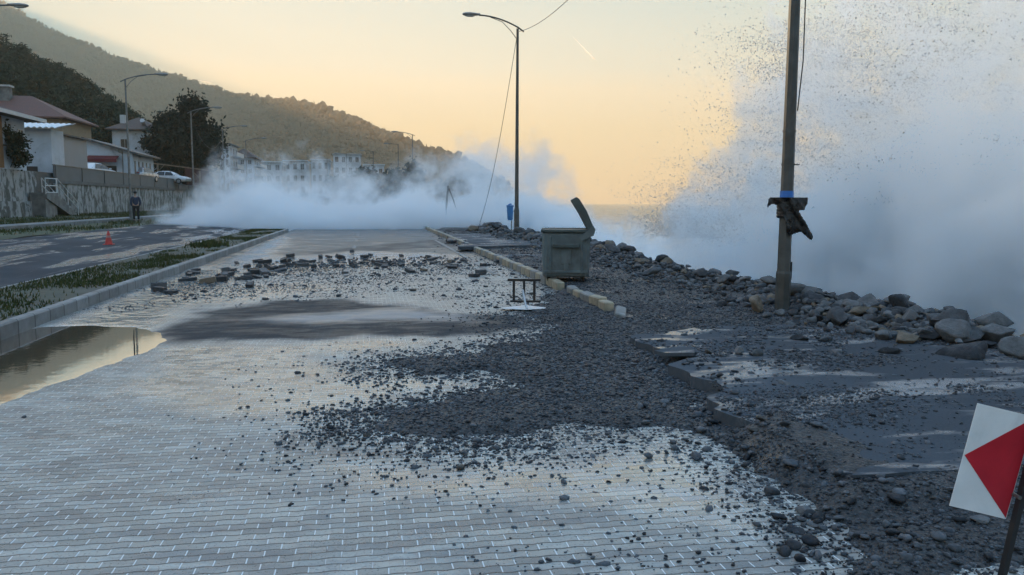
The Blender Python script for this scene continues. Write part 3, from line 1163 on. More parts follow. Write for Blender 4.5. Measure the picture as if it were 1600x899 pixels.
m3 = spray_mat('surf_spray', 'y', 24.0, 60.0, SURF, 13.5, 4.5, -2.6, 1.6, .5, soft=.5, ragged=1.1, toplow=.25)
spray_body('wave_spray', m3, 'y', 24.0, 60.0, SURF, 13.5, 4.5, -2.6)

# flung drops and shreds of water at the crest
TET = [(np.array([(1, 0, -.4), (-.5, .87, -.4), (-.5, -.87, -.4), (0, 0, 1.1)]) * k, np.array([(0, 2, 1), (0, 1, 3), (1, 2, 3), (2, 0, 3)])) for k in (.8, 1.0, 1.2)]
n = 1100000
yy = RNG.uniform(5.5, 29, n)
Hh = np.interp((yy - 5) / 26, [q[0] for q in BIG], [q[1] for q in BIG])
rr = RNG.uniform(.34, 1.16, n)
zz = -2.6 + (Hh + 2.6) * rr
xx = 11.7 + RNG.normal(0, 1.25, n)
nz = fbm(yy * 1.15 + 3 + xx * .5, zz * 1.15 + 60 + xx * .3, 5)
fine = fbm(yy * 3.7 + 33 + xx, zz * 3.7 + 10, 3)
keep = (nz + (fine - .5) * .5 > .57 + np.abs(rr - .85) * .22) & (zz > .4)
xx, yy, zz = xx[keep], yy[keep], zz[keep]
print('drops', len(xx))
S = .004 + .019 * RNG.random(len(xx)) ** 3.0
DROPM = NT('flung_water')
DROPM.bsdf((.60, .60, .60), .2, 0, .6)
tag(scatter_mesh('water_drops', DROPM.m, TET, np.stack([xx, yy, zz], 1), S), kind='stuff')

# ================================================================== STREET LAMPS
GALV = M('weathered_galvanised_steel', (.16, .165, .165), .5, .3, 3, metal=.5, dirt=(.10, .075, .055), dirt_amt=.3)
DARKP = M('dark_weathered_lamp_steel', (.075, .078, .075), .55, .3, 3, metal=.3, dirt=(.06, .045, .035), dirt_amt=.3)
LAMPG = M('lamp_head_plastic', (.20, .20, .19), .4, .2, 4)
LENS = M('lamp_lens_glass', (.34, .35, .33), .15, .1, 4)


def lamp(name, loc, label, h, arm, face, base_h=1.1, base_r=.105, pr=(.078, .05), group=None, mat=None, rise=.7, flat=False, rz=0.0):
    """face: +1 arm towards +x, -1 towards -x"""
    mat = mat or GALV
    r = thing(name, loc, label, 'street lamp', rz, group)
    z1 = h - (rise if not flat else .05)
    p = MB()
    p.tube([(0, 0, base_h - .02), (0, 0, z1 * .5), (0, 0, z1)], [pr[0], (pr[0] + pr[1]) / 2, pr[1]], 8)
    p.build('pole', mat, r)
    b = MB()
    b.tube([(0, 0, -.25), (0, 0, base_h - .04), (0, 0, base_h)], [base_r, base_r, pr[0] + .004], 8)
    b.box((0, 0, .02), (base_r * 3, base_r * 3, .03))
    bo = b.build('pole_base', mat, r)
    d = MB()
    d.box((-face * base_r * .93, 0, .62), (.012, .09, .26))
    d.build('access_door', mat, bo)
    a = MB()
    pts = []
    if flat:
        pts = [(-face * .06, 0, z1 - .02), (face * arm * .5, 0, z1 + .02), (face * arm, 0, z1 + .05)]
    else:
        for i in range(9):
            t = i / 8
            pts.append((face * (-.28 + (arm + .28) * t), 0, z1 - .12 + rise * math.sin(t * PI / 2) ** .8 + .0))
    a.tube(pts, [.034] * len(pts), 6)
    ao = a.build('arm', mat, r, smooth=True)
    if not flat:
        s_ = MB()
        q = pts[-3]
        s_.tube([(face * .03, 0, z1 - .45), (face * arm * .18, 0, z1 - .10), (face * arm * .4, 0, z1 + rise * .42), (q[0], 0, q[2] - .03)], .016, 5)
        s_.build('brace', mat, ao, smooth=True)
    e = Vector(pts[-1])
    hd = MB()
    L = .72
    sec = [(-.05, .05, .045), (.05, .07, .05), (.18, .10, .065), (.40, .13, .085), (.60, .12, .07), (.70, .07, .045), (.73, .02, .015)]
    hd.tube([e + Vector((face * u, 0, .03 - .02 * u)) for u, _, _ in sec], 0, 10, flat=[(hh, ww) for _, ww, hh in sec], up=(0, 0, 1))
    ho = hd.build('lamp_head', LAMPG, r, smooth=True)
    ln = MB()
    ln.tube([e + Vector((face * u, 0, -.045)) for u in (.2, .3, .5, .62)], 0, 10, flat=[(.02, .05), (.045, .09), (.045, .09), (.02, .05)], up=(0, 0, 1))
    ln.build('lens', LENS, ho, smooth=True)
    return r


pb = G(1222, 487, .04)
near_lamp = lamp('street_lamp', (pb.x, pb.y, pb.z - .02), 'nearest lamp post on the right, with blue tape and a black bag tied round it', 9.6, 2.1, -1, base_h=1.18 - .56, base_r=.108, pr=(.094, .06), mat=DARKP)
tp = MB()
tp.tube([(0, 0, 1.62), (0, 0, 1.77)], [.0965, .0955], 8)
tp.build('tape_band', M('blue_tape', (.03, .16, .50), .4, .15, 5), near_lamp)
st = MB()
st.tube([(0, 0, 2.13), (0, 0, 2.16)], [.0945, .0945], 8)
st.tube([(.04, -.09, 2.145), (.12, -.06, 2.14), (.15, -.05, 2.15)], .008, 5)
st.build('steel_strap', DARKP, near_lamp)
st = MB()
st.tube([(0, 0, 2.60), (0, 0, 2.63)], [.0925, .0925], 8)
st.build('steel_strap', DARKP, near_lamp)
wr = MB()
wr.tube([(.10, -.02, 2.9), (.155, -.02, 3.6), (.15, -.02, 4.6), (.12, -.02, 6), (.08, -.02, 8.5)], .009, 5)
wr.build('hanging_wire', M('black_cable', (.02, .02, .022), .5, .2, 4), near_lamp)

mb_ = AT(807, 371, 36.0)
mid_lamp = lamp('street_lamp', (mb_.x, mb_.y, .05), 'tall lamp post beside the small blue bin at the end of the promenade', 9.75, 1.7, -1, base_h=1.3, base_r=.12, pr=(.095, .055), mat=DARKP, rise=.62)

left_lamp = None
LL = [((-15.75, 36.0), 'lamp post at the picture edge of which only the arm and head show'), ((-14.5, 53.4), 'lamp post on the verge next to the standing person'),
      ((-14.3, 71.0), 'lamp post standing in front of the big dark round tree'), ((-14.6, 87.5), 'lamp post with a sagging cable, just past the dark tree'),
      ((-14.6, 103.5), 'farthest lamp post on the verge, before the grey apartment blocks')]
for i, ((x, y), lb) in enumerate(LL):
    g = 'lamp posts along the verge'
    if i == 0:
        left_lamp = lamp('street_lamp', (x, y, .42), lb, 9.05, 1.75, 1, group=g, rise=.5)
    else:
        dup(left_lamp, (x, y, .42), None, lb, g)
fl0 = lamp('street_lamp', (5.2, 94.5, .0), 'pale lamp post rising out of the far spray above the shrubs', 9.8, 1.7, -1, group='lamp posts beyond the far spray', rise=.4)
FL = [(622, 225, 112, 'straight-armed lamp post nearest to the pale one in the far spray'), (583, 236, 126, 'straight-armed lamp post in front of the hill between two fainter ones'),
      (541, 240, 140, 'straight-armed lamp post before the big pale building'), (511, 247, 156, 'straight-armed lamp post at the left edge of the big pale building'),
      (486, 252, 172, 'faintest straight-armed lamp post over the white roofs')]
flp = None
for px, py, D, lb in FL:
    q = AT(px, py, D)
    if flp is None:
        flp = lamp('street_lamp', (q.x, q.y, q.z - 9.3), lb, 9.3, 1.3, -1, group='lamp posts beyond the far spray', flat=True, mat=DARKP)
    else:
        dup(flp, (q.x, q.y, q.z - 9.3), None, lb)

# cables
CAB = M('black_cable', (.02, .02, .022), .5, .2, 4)


def cable(pts, name, label, r=.012):
    b = Vector(pts[-1])
    rt = MB()
    rt.tube([Vector(p) for p in pts], r, 5)
    o = rt.build(name, CAB)
    return tag(o, label, 'cable')


top_mid = Vector(mid_lamp.location) + Vector((0, 0, 9.0))
top_near = Vector(near_lamp.location) + Vector((0, 0, 8.9))
cp = []
for i in range(25):
    t = i / 24
    q = top_mid.lerp(top_near, t)
    q.z -= 4 * 1.05 * t * (1 - t)
    cp.append(q)
cable(cp, 'overhead_cable', 'thin cable swinging between the two seaside lamp posts')
gd = G(745, 364, .08)
cp = []
for i in range(21):
    t = i / 20
    q = top_mid.lerp(gd, t)
    q.x -= .25 * math.sin(PI * t) * .2
    q.z -= 1.2 * math.sin(PI * t)
    q = q + Vector((.0, 0, 0))
    cp.append(q)
cable(cp, 'fallen_cable', 'torn cable hanging from the lamp post down to the ground')
q3 = Vector((-14.3, 71.0, 8.6))
q4 = Vector((-14.6, 87.5, 8.3))
cable([q3.lerp(q4, i / 14) - Vector((0, 0, 4 * 1.9 * (i / 14) * (1 - i / 14))) for i in range(15)], 'sagging_cable', 'slack cable between two lamp posts by the dark tree')

# plastic bag tied round the near pole
bgp = Vector(near_lamp.location) + Vector((0, 0, 1.58))
bag = thing('plastic_bag', bgp, 'torn black plastic bag tied round the near lamp post, flapping', 'plastic bag', rz=-YAW)
BAGM = M('black_plastic_film', (.008, .008, .009), .28, .3, 9, bump=.6, bdist=.02)


bd = MB()
for k in range(5):
    zz = .0 - k * .042
    bd.tube([(math.cos(t * PI / 8) * (.104 + .016 * mnoise.noise(Vector((t, k, 1)))), math.sin(t * PI / 8) * .108, zz + .035 * mnoise.noise(Vector((t * .7, k, 4)))) for t in range(17)], .034, 6)
bd.build('bag_wrap', BAGM, bag, smooth=True)
BAG_O = [(1201, 320), (1205, 310), (1214, 305), (1228, 303), (1244, 305), (1254, 303), (1263, 309), (1263, 317), (1257, 329), (1248, 329), (1251, 337), (1259, 347), (1267, 359),
         (1274, 370), (1270, 377), (1261, 371), (1252, 363), (1242, 366), (1234, 370), (1229, 362), (1226, 346), (1223, 331), (1216, 321), (1209, 319), (1203, 327)]


def bag_sheet():
    # the film hangs in a crumpled double layer just in front of the post
    D = (Vector(near_lamp.location) - EYEP).dot(_fh) - .13
    o2 = [AT(px, py, D) for px, py in BAG_O]
    ex = _r0
    P2 = [((q - bgp).dot(ex), q.z - bgp.z) for q in o2]
    xs_ = np.arange(-.27, .50, .012)
    zs_ = np.arange(-.72, .10, .012)
    X, Z = np.meshgrid(xs_, zs_)
    sd = sdist(P2, X.ravel(), Z.ravel()).reshape(X.shape)
    mb = MB()
    idx = {}
    vs, fs = [], []
    for layer in (0, 1):
        for j in range(len(zs_) - 1):
            for i in range(len(xs_) - 1):
                if min(sd[j, i], sd[j + 1, i], sd[j, i + 1], sd[j + 1, i + 1]) < -.004:
                    continue
                f = []
                for (jj, ii) in ((j, i), (j, i + 1), (j + 1, i + 1), (j + 1, i)):
                    k = (layer, jj, ii)
                    if k not in idx:
                        x, z, d = xs_[ii], zs_[jj], max(0, min(.03, sd[jj, ii]))
                        n = mnoise.noise(Vector((x * 9 + z * 5, z * 3, 2.2))) * .05 + mnoise.noise(Vector((x * 22 + z * 9, z * 11, 7))) * .022
                        y = -.15 + 1.6 * (x - .02) ** 2 * (1 if x < .15 else .35) + n + (d * .55 if layer else -d * .25)
                        idx[k] = len(vs)
                        vs.append((x, y, z))
                    f.append(idx[k])
                fs.append(tuple(f) if layer == 0 else tuple(f[::-1]))
    mb.add(vs, fs)
    return mb.build('bag_film', BAGM, bag, smooth=True)


bag_sheet()

# ================================================================== WASTE CONTAINER
GREEN = M('grey_green_container_paint', (.098, .124, .130), .55, .22, 3.5, bump=.25, dirt=(.055, .055, .05), dirt_amt=.35)
GRND = M('dark_container_trim', (.055, .07, .068), .6, .3, 4)
BLK = M('black_painted_steel', (.014, .014, .016), .45, .3, 6)
cb = G(894, 448, .0)
wc = thing('waste_container', (cb.x, cb.y + .55, float(top_z(np.array([cb.x]), np.array([cb.y]))[0])), 'grey-green metal waste container with its lid thrown open', 'waste container', rz=-YAW - R(3))
b = MB()
b.box((0, 0, .53), (.90, 1.1, .86), taper=1.03, bev=.03)
wcb = b.build('body', GREEN, wc)
b = MB()
for sx in (-1, 1):
    b.box((sx * .462, 0, .985), (.055, 1.2, .055), bev=.012)
for sy in (-1, 1):
    b.box((0, sy * .572, .985), (.87, .055, .055), bev=.012)
b.build('rim', GRND, wcb)
b = MB()
for sx in (-.30, .30):
    b.box((sx, -.566, .52), (.035, .03, .72), bev=.008)
b.box((0, -.564, .20), (.84, .028, .05), bev=.008)
b.box((0, -.562, .50), (.20, .024, .30), bev=.008)
b.box((0, -.560, .34), (.10, .02, .22), bev=.008)
for sx in (-.38, .38):
    b.box((sx, -.562, .5), (.03, .02, .80), bev=.006)
b.build('pressed_panel', GREEN, wcb)
b = MB()
b.box((0, -.60, .70), (.52, .07, .075), bev=.012)
b.build('lifting_bar', GRND, wcb)
b = MB()
b.box((0, 0, .99), (.86, 1.12, .012))  # black plate over the solid body stands in for the shaded inside
b.box((0, 0, .62), (.84, 1.04, .02))
b.build('dark_inside_plate', BLK, wcb)
for sx in (-1, 1):
    b = MB()
    b.tube([(sx * .45, 0, .80), (sx * .51, 0, .80)], .04, 10)
    b.build('trunnion', GRND, wcb)
# lid: a shallow curved tray hinged at the right, standing up
ld = MB()
ca, sa = math.cos(R(119)), math.sin(R(119))
prof = []
Ll = .67
for u, v in [(0, .02), (.05, .06), (.35, .085), (.61, .07), (Ll, .045), (Ll, -.055), (.63, -.06), (.35, -.045), (.05, -.05), (0, -.04)]:
    prof.append((.47 + u * ca + v * sa * 1.1, 1.02 + u * sa - v * ca * 1.1))
ld.extr(prof, (0, -.58, 0), (1, 0, 0), (0, 0, 1), (0, 1, 0), 1.16)
lid = ld.build('lid', GRND, wc)
for yy in (-.60, .60):
    b = MB()
    b.extr([(.24, .84), (.30, .80), (.52, .90), (.555, 1.02), (.50, 1.10), (.44, 1.02), (.27, .90)], (0, yy - .012, 0), (1, 0, 0), (0, 0, 1), (0, 1, 0), .024)
    b.build('lid_bracket', GREEN, lid)
for sx in (-.33, .33):
    for sy in (-.40, .40):
        b = MB()
        b.tube([(sx - .025, sy, .045), (sx + .025, sy, .045)], .05, 12)
        w = b.build('wheel', BLK, wc)
        b = MB()
        b.box((sx, sy, .095), (.07, .07, .02))
        b.box((sx - .032, sy, .07), (.008, .05, .06))
        b.box((sx + .032, sy, .07), (.008, .05, .06))
        b.build('fork', GRND, w)

# ================================================================== FALLEN WARNING SIGN
sb = G(819, 484, .02)
fs_ = thing('fallen_sign', (sb.x, sb.y, float(top_z(np.array([sb.x]), np.array([sb.y]))[0]) + .03), 'triangular road sign lying face down with its black stand in the air', 'road sign', rz=-YAW)
b = MB()
b.prism([(-.40, .02), (.02, -.10), (.40, .06), (.10, .12), (-.2, .10)][:3] + [(.02, .42)], .0, .006)
plate = b.build('sign_plate', M('white_sign_back', (.62, .64, .66), .4, .12, 4, dirt=(.2, .2, .19)), fs_)
b = MB()
b.box((0, .24, .41), (.50, .05, .035))
b.box((.02, .20, .09), (.46, .045, .03))
for sx in (-.155, .155):
    b.box((sx, .22, .25), (.038, .034, .30))
b.box((.0, .235, .26), (.036, .03, .28))
b.build('stand', BLK, fs_)
b = MB()
b.tube([(-.02, .20, .26), (.02, .02, .06), (.045, -.05, .012)], .018, 4)
b.build('strut', M('galvanised_strut', (.45, .46, .47), .4, .2, 5, metal=.4), fs_)

# ================================================================== ARROW BOARD (leaning, right foreground)
q0 = AT(1527, 630, 3.12)
q1 = AT(1483, 790, 3.12)
q2 = AT(1571, 811, 3.12)
q3_ = q0 + (q2 - q1)
gp = AT(1545, 945, 3.12)
gp.z = .0
ab = wthing('arrow_board', (gp.x, gp.y, 0.0), 'white board with red triangle pointing left, leaning on a dark post', 'road sign')
nrm = (q2 - q1).cross(q0 - q1).normalized()
if nrm.dot(EYEP - q0) < 0:
    nrm = -nrm


def slab3(mb, pts, n_, th, lift=0.0):
    k = len(pts)
    vs = [p + n_ * (lift + th) for p in pts] + [p + n_ * lift for p in pts]
    mb.add(vs, [tuple(range(k)), tuple(range(2 * k - 1, k - 1, -1))] + [(i, i + k, (i + 1) % k + k, (i + 1) % k) for i in range(k)])
    return mb


b = slab3(MB(), [q0, q1, q2, q3_], nrm, .003)
bp = wpart(b, 'board', M('white_reflective_board', (.66, .69, .72), .35, .08, 3, dirt=(.42, .44, .45), dirt_amt=.42, bump=.05), ab)
e1 = (q2 - q1).normalized()
b = slab3(MB(), [q0.lerp(q1, .5) + e1 * .004, q2 - e1 * .003 + (q0 - q1) * .012, q3_ - e1 * .003 - (q0 - q1) * .012], nrm, .0015, .0034)
wpart(b, 'red_triangle', M('red_reflective_film', (.42, .012, .028), .35, .15, 4, dirt=(.25, .01, .02)), ab, bp)
b = MB()
top = q3_ + (q3_ - q2) * .14 + nrm * .024 + e1 * .004
low = Vector((gp.x, gp.y, -.1)) + nrm * .02
b.tube([low, low.lerp(top, .5), top], .0165, 4)
wpart(b, 'post', BLK, ab)
for t in (.25, .75):
    b = MB()
    c = q2.lerp(q3_, t) + nrm * .044
    b.tube([c - nrm * .05, c + nrm * .004], .008, 6)
    wpart(b, 'bolt', GALV, ab)

# ================================================================== TRAFFIC CONE
cq = G(170, 381, .16)
tc = thing('traffic_cone', (cq.x, cq.y, (MED_L - .12 - cq.x) * .05 + .004), 'small red traffic cone standing alone on the far carriageway', 'traffic cone')
CONE = M('faded_red_cone_plastic', (.42, .035, .03), .5, .2, 6, dirt=(.12, .03, .03))
b = MB()
b.tube([(0, 0, .03), (0, 0, .2), (0, 0, .46), (0, 0, .47)], [.125, .085, .025, .015], 16)
co_ = b.build('cone', CONE, tc, smooth=False)
b = MB()
b.tube([(0, 0, .24), (0, 0, .31)], [.077, .060], 16)
b.build('stripe', M('dull_cone_stripe', (.30, .16, .15), .5, .2, 6), co_)
b = MB()
b.box((0, 0, .015), (.30, .30, .03), bev=.008)
b.build('base', CONE, tc)

# ================================================================== LITTER BIN, BROKEN FRAME, PEG
lb = G(797, 368, .05)
lbz = .05
bn = thing('litter_bin', (lb.x, lb.y, lbz), 'small blue litter bin on a thin post beside the lamp post', 'litter bin', rz=-YAW)
BLU = M('blue_bin_plastic', (.035, .17, .40), .45, .18, 5)
b = MB()
b.tube([(0, .02, .72), (0, .02, .78), (-.01, .02, 1.38), (-.01, .02, 1.40)], 0, 10, flat=[(.11, .12), (.135, .14), (.17, .19), (.165, .185)], up=(1, 0, 0))
bb_ = b.build('bin', BLU, bn)
b = MB()
b.tube([(-.01, .02, 1.39), (-.01, .02, 1.44)], 0, 10, flat=[(.19, .21), (.18, .20)], up=(1, 0, 0))
b.tube([(-.01, .02, 1.44), (-.03, .02, 1.52)], 0, 10, flat=[(.14, .18), (.05, .12)], up=(1, 0, 0))
b.build('rim', BLU, bb_)
b = MB()
b.tube([(.06, .05, -.1), (.06, .05, 1.2)], .028, 8)
b.build('post', GALV, bn)
b = MB()
b.box((.17, .03, 1.15), (.14, .03, .04))
b.build('bracket', GALV, bn)

vb = AT(697, 336, 52)
vf = thing('bent_post', (vb.x, vb.y, 0), 'two bent bare posts meeting in a peak, standing in the far spray', 'post', rz=-YAW)
b = MB()
b.tube([(-.05, 0, -.1), (.02, 0, 1.4), (.14, 0, 2.68)], .07, 8)
b.build('upright', DARKP, vf)
b = MB()
b.tube([(.12, 0, 2.66), (.42, .1, 1.9), (1.0, .4, .05)], .045, 8)
b.build('slanting_stay', DARKP, vf)

pg = G(210, 541, 0)
tag(MB().tube([(pg.x, pg.y, -.06), (pg.x - .002, pg.y, .09), (pg.x + .002, pg.y, .185)], [.008, .007, .004], 6).build('peg', BLK), 'thin dark peg sticking up at the edge of the brown puddle', 'peg')

# ================================================================== BROKEN PAVEMENT SLABS, KERB STONES
SLABM = mat_asphalt('washed_pavement_slab', .50, (.050, .059, .070), (.7, 2.2, 1))


def ragged(poly, step=.16, amp=.09, seed=0):
    out = []
    n = len(poly)
    for i in range(n):
        a, b = np.array(poly[i]), np.array(poly[(i + 1) % n])
        L = np.linalg.norm(b - a)
        k = max(1, int(L / step))
        for j in range(k):
            q = a + (b - a) * j / k
            m = amp * min(1, L)
            out.append((q[0] + m * 2 * mnoise.noise(Vector((q[0] * 3.1, q[1] * 3.1, seed))), q[1] + m * 2 * mnoise.noise(Vector((q[0] * 3.1, q[1] * 3.1, seed + 7)))))
    return out


def slab_obj(name, poly, z0, z1, label, cat, kind=None, seed=0, tilt=(0, 0), amp=.09, mat=None, step=.16):
    pts = ragged(poly, step, amp, seed)
    cx = sum(p[0] for p in pts) / len(pts)
    cyy = sum(p[1] for p in pts) / len(pts)
    mb = MB()
    f = lambda x, y: z1 + tilt[0] * (x - cx) + tilt[1] * (y - cyy)
    g = lambda x, y: z0 + tilt[0] * (x - cx) + tilt[1] * (y - cyy)
    mb.prism(pts, g, f)
    o = mb.build(name, mat or SLABM)
    return tag(o, label, cat, kind=kind)


slab_obj('pavement_slab', SLAB, -.08, .11, 'big grey pavement slab with a broken left edge, strewn with stones', 'pavement slab', seed=3, amp=.13, step=.07)
slab_obj('pavement_slab', gpoly([(1022, 546), (1040, 549), (1086, 549), (1084, 541), (1062, 538)], .15), .10, .135, 'thin dark broken plate tipped over the slab edge beside small stones', 'pavement slab', seed=5, amp=.02)
slab_obj('pavement_slab', gpoly([(1330, 742), (1500, 733), (1500, 726), (1400, 722), (1345, 730)], .13), .111, .128, 'long thin broken pavement layer lifting above the gravel', 'pavement slab', seed=6, amp=.02, step=.08)
slab_obj('pavement_slab', gpoly([(715, 389), (853, 386), (852, 377), (730, 378)], .1), .06, .17, 'long flat broken slab left of the waste container', 'pavement slab', seed=8, amp=.05)
slab_obj('pavement_slab', gpoly([(775, 409), (850, 406), (852, 400), (785, 399)], .05), .02, .09, 'wet pale slab piece between the kerb and the waste container', 'pavement slab', seed=9, amp=.05)
slab_obj('pavement_slab', gpoly([(700, 378), (790, 376), (850, 371), (850, 366), (700, 367)], .08), .05, .13, 'dark broken paving strip in front of the tall lamp post', 'pavement slab', seed=12, amp=.08)

KY = mat_kerb('yellowed_kerb_paint', (.30, .265, .19), (.12, .12, .115))
KS = M('yellowish_kerb_stone', (.29, .255, .185), .65, .35, 5, bump=.5, dirt=(.13, .13, .125), dirt_amt=.5, bdist=.01)
KG = M('pale_grey_kerb_stone', (.19, .195, .19), .65, .35, 5, bump=.5, dirt=(.10, .10, .095), dirt_amt=.4, bdist=.01)
kr = MB()
kr.extr([(0, -.1), (0, .13), (.02, .15), (.13, .15), (.15, .13), (.15, -.1)], (KERB, 41.0, 0), (1, 0, 0), (0, 0, 1), (0, 1, 0), 30)
tag(kr.build('kerb', KY), kind='structure')
kt = MB()
kt.box((0, 0, .02), (.15, .48, .30), bev=.014)
kt_me = None
KSTONE = ((945, 503), (938, 497))
ky = 10.55
ki = 0
proto_k = [None, None]
NEAR_LB = ['end kerb stone where the broken kerb stops, tilted into the gravel', 'second kerb stone from the broken end of the kerb', 'third kerb stone from the broken end of the kerb', 'fourth kerb stone from the broken end of the kerb']
while ky < 40.8:
    gap = 13.35 < ky < 14.1
    L = .50
    if not gap:
        m = 1 if (ki % 5 in (0, 3)) else 0
        if proto_k[m] is None:
            kb = MB()
            kb.box((0, 0, .025), (.15, .47, .29), bev=.016)
            o = kb.build('kerb_stone', [KS, KG][m])
            proto_k[m] = o
        else:
            o = proto_k[m].copy()
            COL.objects.link(o)
        near = ky < 15
        j = .05 if near else .012
        off = .0
        o.location = (KERB + .07 + random.uniform(-j, j) * .8, ky + L / 2, random.uniform(-.03, .015) if near else random.uniform(-.008, .008))
        o.rotation_euler = (random.uniform(-.05, .05) if near else 0, random.uniform(-.10, .10) if near else random.uniform(-.02, .02), random.uniform(-.12, .12) if near else random.uniform(-.02, .02))
        if ki == 0:
            o.rotation_euler = (.12, .25, -.3)
            o.location.z -= .04
        if ki < 4:
            tag(o, NEAR_LB[ki], 'kerb stone', 'kerb stones of the seaside kerb')
        else:
            tag(o, 'worn yellowish or grey kerb stone farther along the seaside kerb', 'kerb stone', 'kerb stones of the seaside kerb')
        ki += 1
    ky += L + .012 + (random.random() * .03 if ky < 15 else .004)

# faint lane paint
WP = M('worn_white_lane_paint', (.20, .205, .205), .5, .4, 9, coord='pos', dirt=(.10, .105, .11), dirt_amt=.7)
b = MB()
for k in range(1, 6):
    y0 = 12.5 + k * 5.2
    b.bb((-.55, y0, .010), (-.43, y0 + 1.8, .0125))
b.bb((2.75, 17.5, .010), (2.87, 34, .0125))
tag(b.build('lane_markings', WP), kind='structure')

# ================================================================== GRAVEL, BLOCKS, BOULDERS
ROCK0 = [rock_template(1, 5, .0, (1, .8, .6), 100 + i) for i in range(10)]


def gravel_density(x, y):
    n = fbm(x * 1.4 + 7, y * 1.4 + 3, 4) - .5
    n2 = fbm(x * 5 + 7, y * 5 + 3, 3) - .5
    sd = sdist(T_POLY, x, y)
    sc = .22 + .014 * y
    d = sstep(-sc * 1.3, sc * 1.4, sd + n * .55 + n2 * .12)
    fringe = sstep(-1.5, 0, sd) * .05 * (1 + 4 * np.clip(n, 0, 1))
    slab = d_slab(x, y)
    onslab = np.where(slab > 0, sstep(.40, .60, fbm(x * .9 + 2, y * 1.3 + 8, 4)) * .85 + .05, 1)
    nr = sstep(.55, .60, fbm(x * .5 + 31, y * .9 + 77, 3)) * .5
    d = np.where(y > 16, d * .75, d)
    d = np.maximum(d, sstep(-.3, .3, sdist(HEAP, x, y) + n * .8))
    band = sstep(-.6, 1.2, sdist(B_POLY, x, y) + n * 3) * .55
    low = sstep(-.4, .5, sdist(gpoly([(560, 960), (700, 905), (840, 850), (980, 820), (1120, 830), (1230, 850), (1260, 960)]), x, y) + n * .8) * .16
    mid = sstep(-.3, .4, sdist(gpoly([(450, 690), (520, 640), (700, 690), (900, 715), (880, 760), (700, 770), (540, 740)]), x, y) + n * .8) * .18
    fp_ = sstep(-.3, .8, sdist(F_POLY, x, y) + n * 1.0) * .35
    return np.clip(np.maximum.reduce([d * onslab * (1 - nr * .4), fringe, band, low, mid, fp_]), 0, 1)


def gravel(n, x0, x1, y0, y1, s0, s1, name):
    xs = RNG.uniform(x0, x1, n)
    yy = RNG.uniform(y0, y1, n)
    keep = RNG.random(n) < gravel_density(xs, yy)
    ok = (xs > MED_R + .05) & keep & ~((xs > KERB - .02) & (xs < KERB + .17) & (yy > 10.4))
    ok &= xs < 7.5
    xs, yy = xs[ok], yy[ok]
    S = s0 + (s1 - s0) * RNG.random(len(xs)) ** 2.2
    z = top_z(xs, yy)
    P = np.stack([xs, yy, z - S * .15], 1)
    o = scatter_mesh(name, STONE_A, ROCK0, P, S, rotfull=True, squash=.8)
    return tag(o, kind='stuff')


gravel(60000, -1.2, 5.6, 2.6, 6.2, .005, .021, 'gravel')
gravel(75000, -2.0, 7.4, 6.0, 11.5, .008, .030, 'gravel')
gravel(60000, -4.2, 7.4, 11.0, 21, .008, .028, 'gravel')
gravel(22000, -4.2, 7.4, 20, 46, .022, .075, 'gravel')

gravel(2600, -1.0, 6.5, 2.6, 7.5, .018, .045, 'gravel')
gravel(2600, -2.0, 7.2, 7.0, 14, .02, .055, 'gravel')
gravel(3000, -4.2, 7.4, 13, 44, .035, .09, 'gravel')

TRENCH = gpoly([(1040, 570), (1075, 575), (1140, 640), (1230, 700), (1330, 760), (1420, 800), (1400, 880), (1290, 870), (1235, 800), (1150, 720), (1090, 690), (1060, 630)])
n = 2300
xs = RNG.uniform(.6, 4.2, n)
yy = RNG.uniform(3.0, 9.0, n)
k = sdist(TRENCH, xs, yy) + (fbm(xs * 1.5, yy * 1.5, 3) - .5) * .8
keep = RNG.random(n) < sstep(-.35, .25, k)
xs, yy = xs[keep], yy[keep]
S = .014 + .045 * RNG.random(len(xs)) ** 2.0
tag(scatter_mesh('gravel', STONE_A, [rock_template(2, 9, .0, (1, .8, .6), 400 + i) for i in range(6)], np.stack([xs, yy, top_z(xs, yy) + S * .05], 1), S, rotfull=True, squash=.8), kind='stuff')

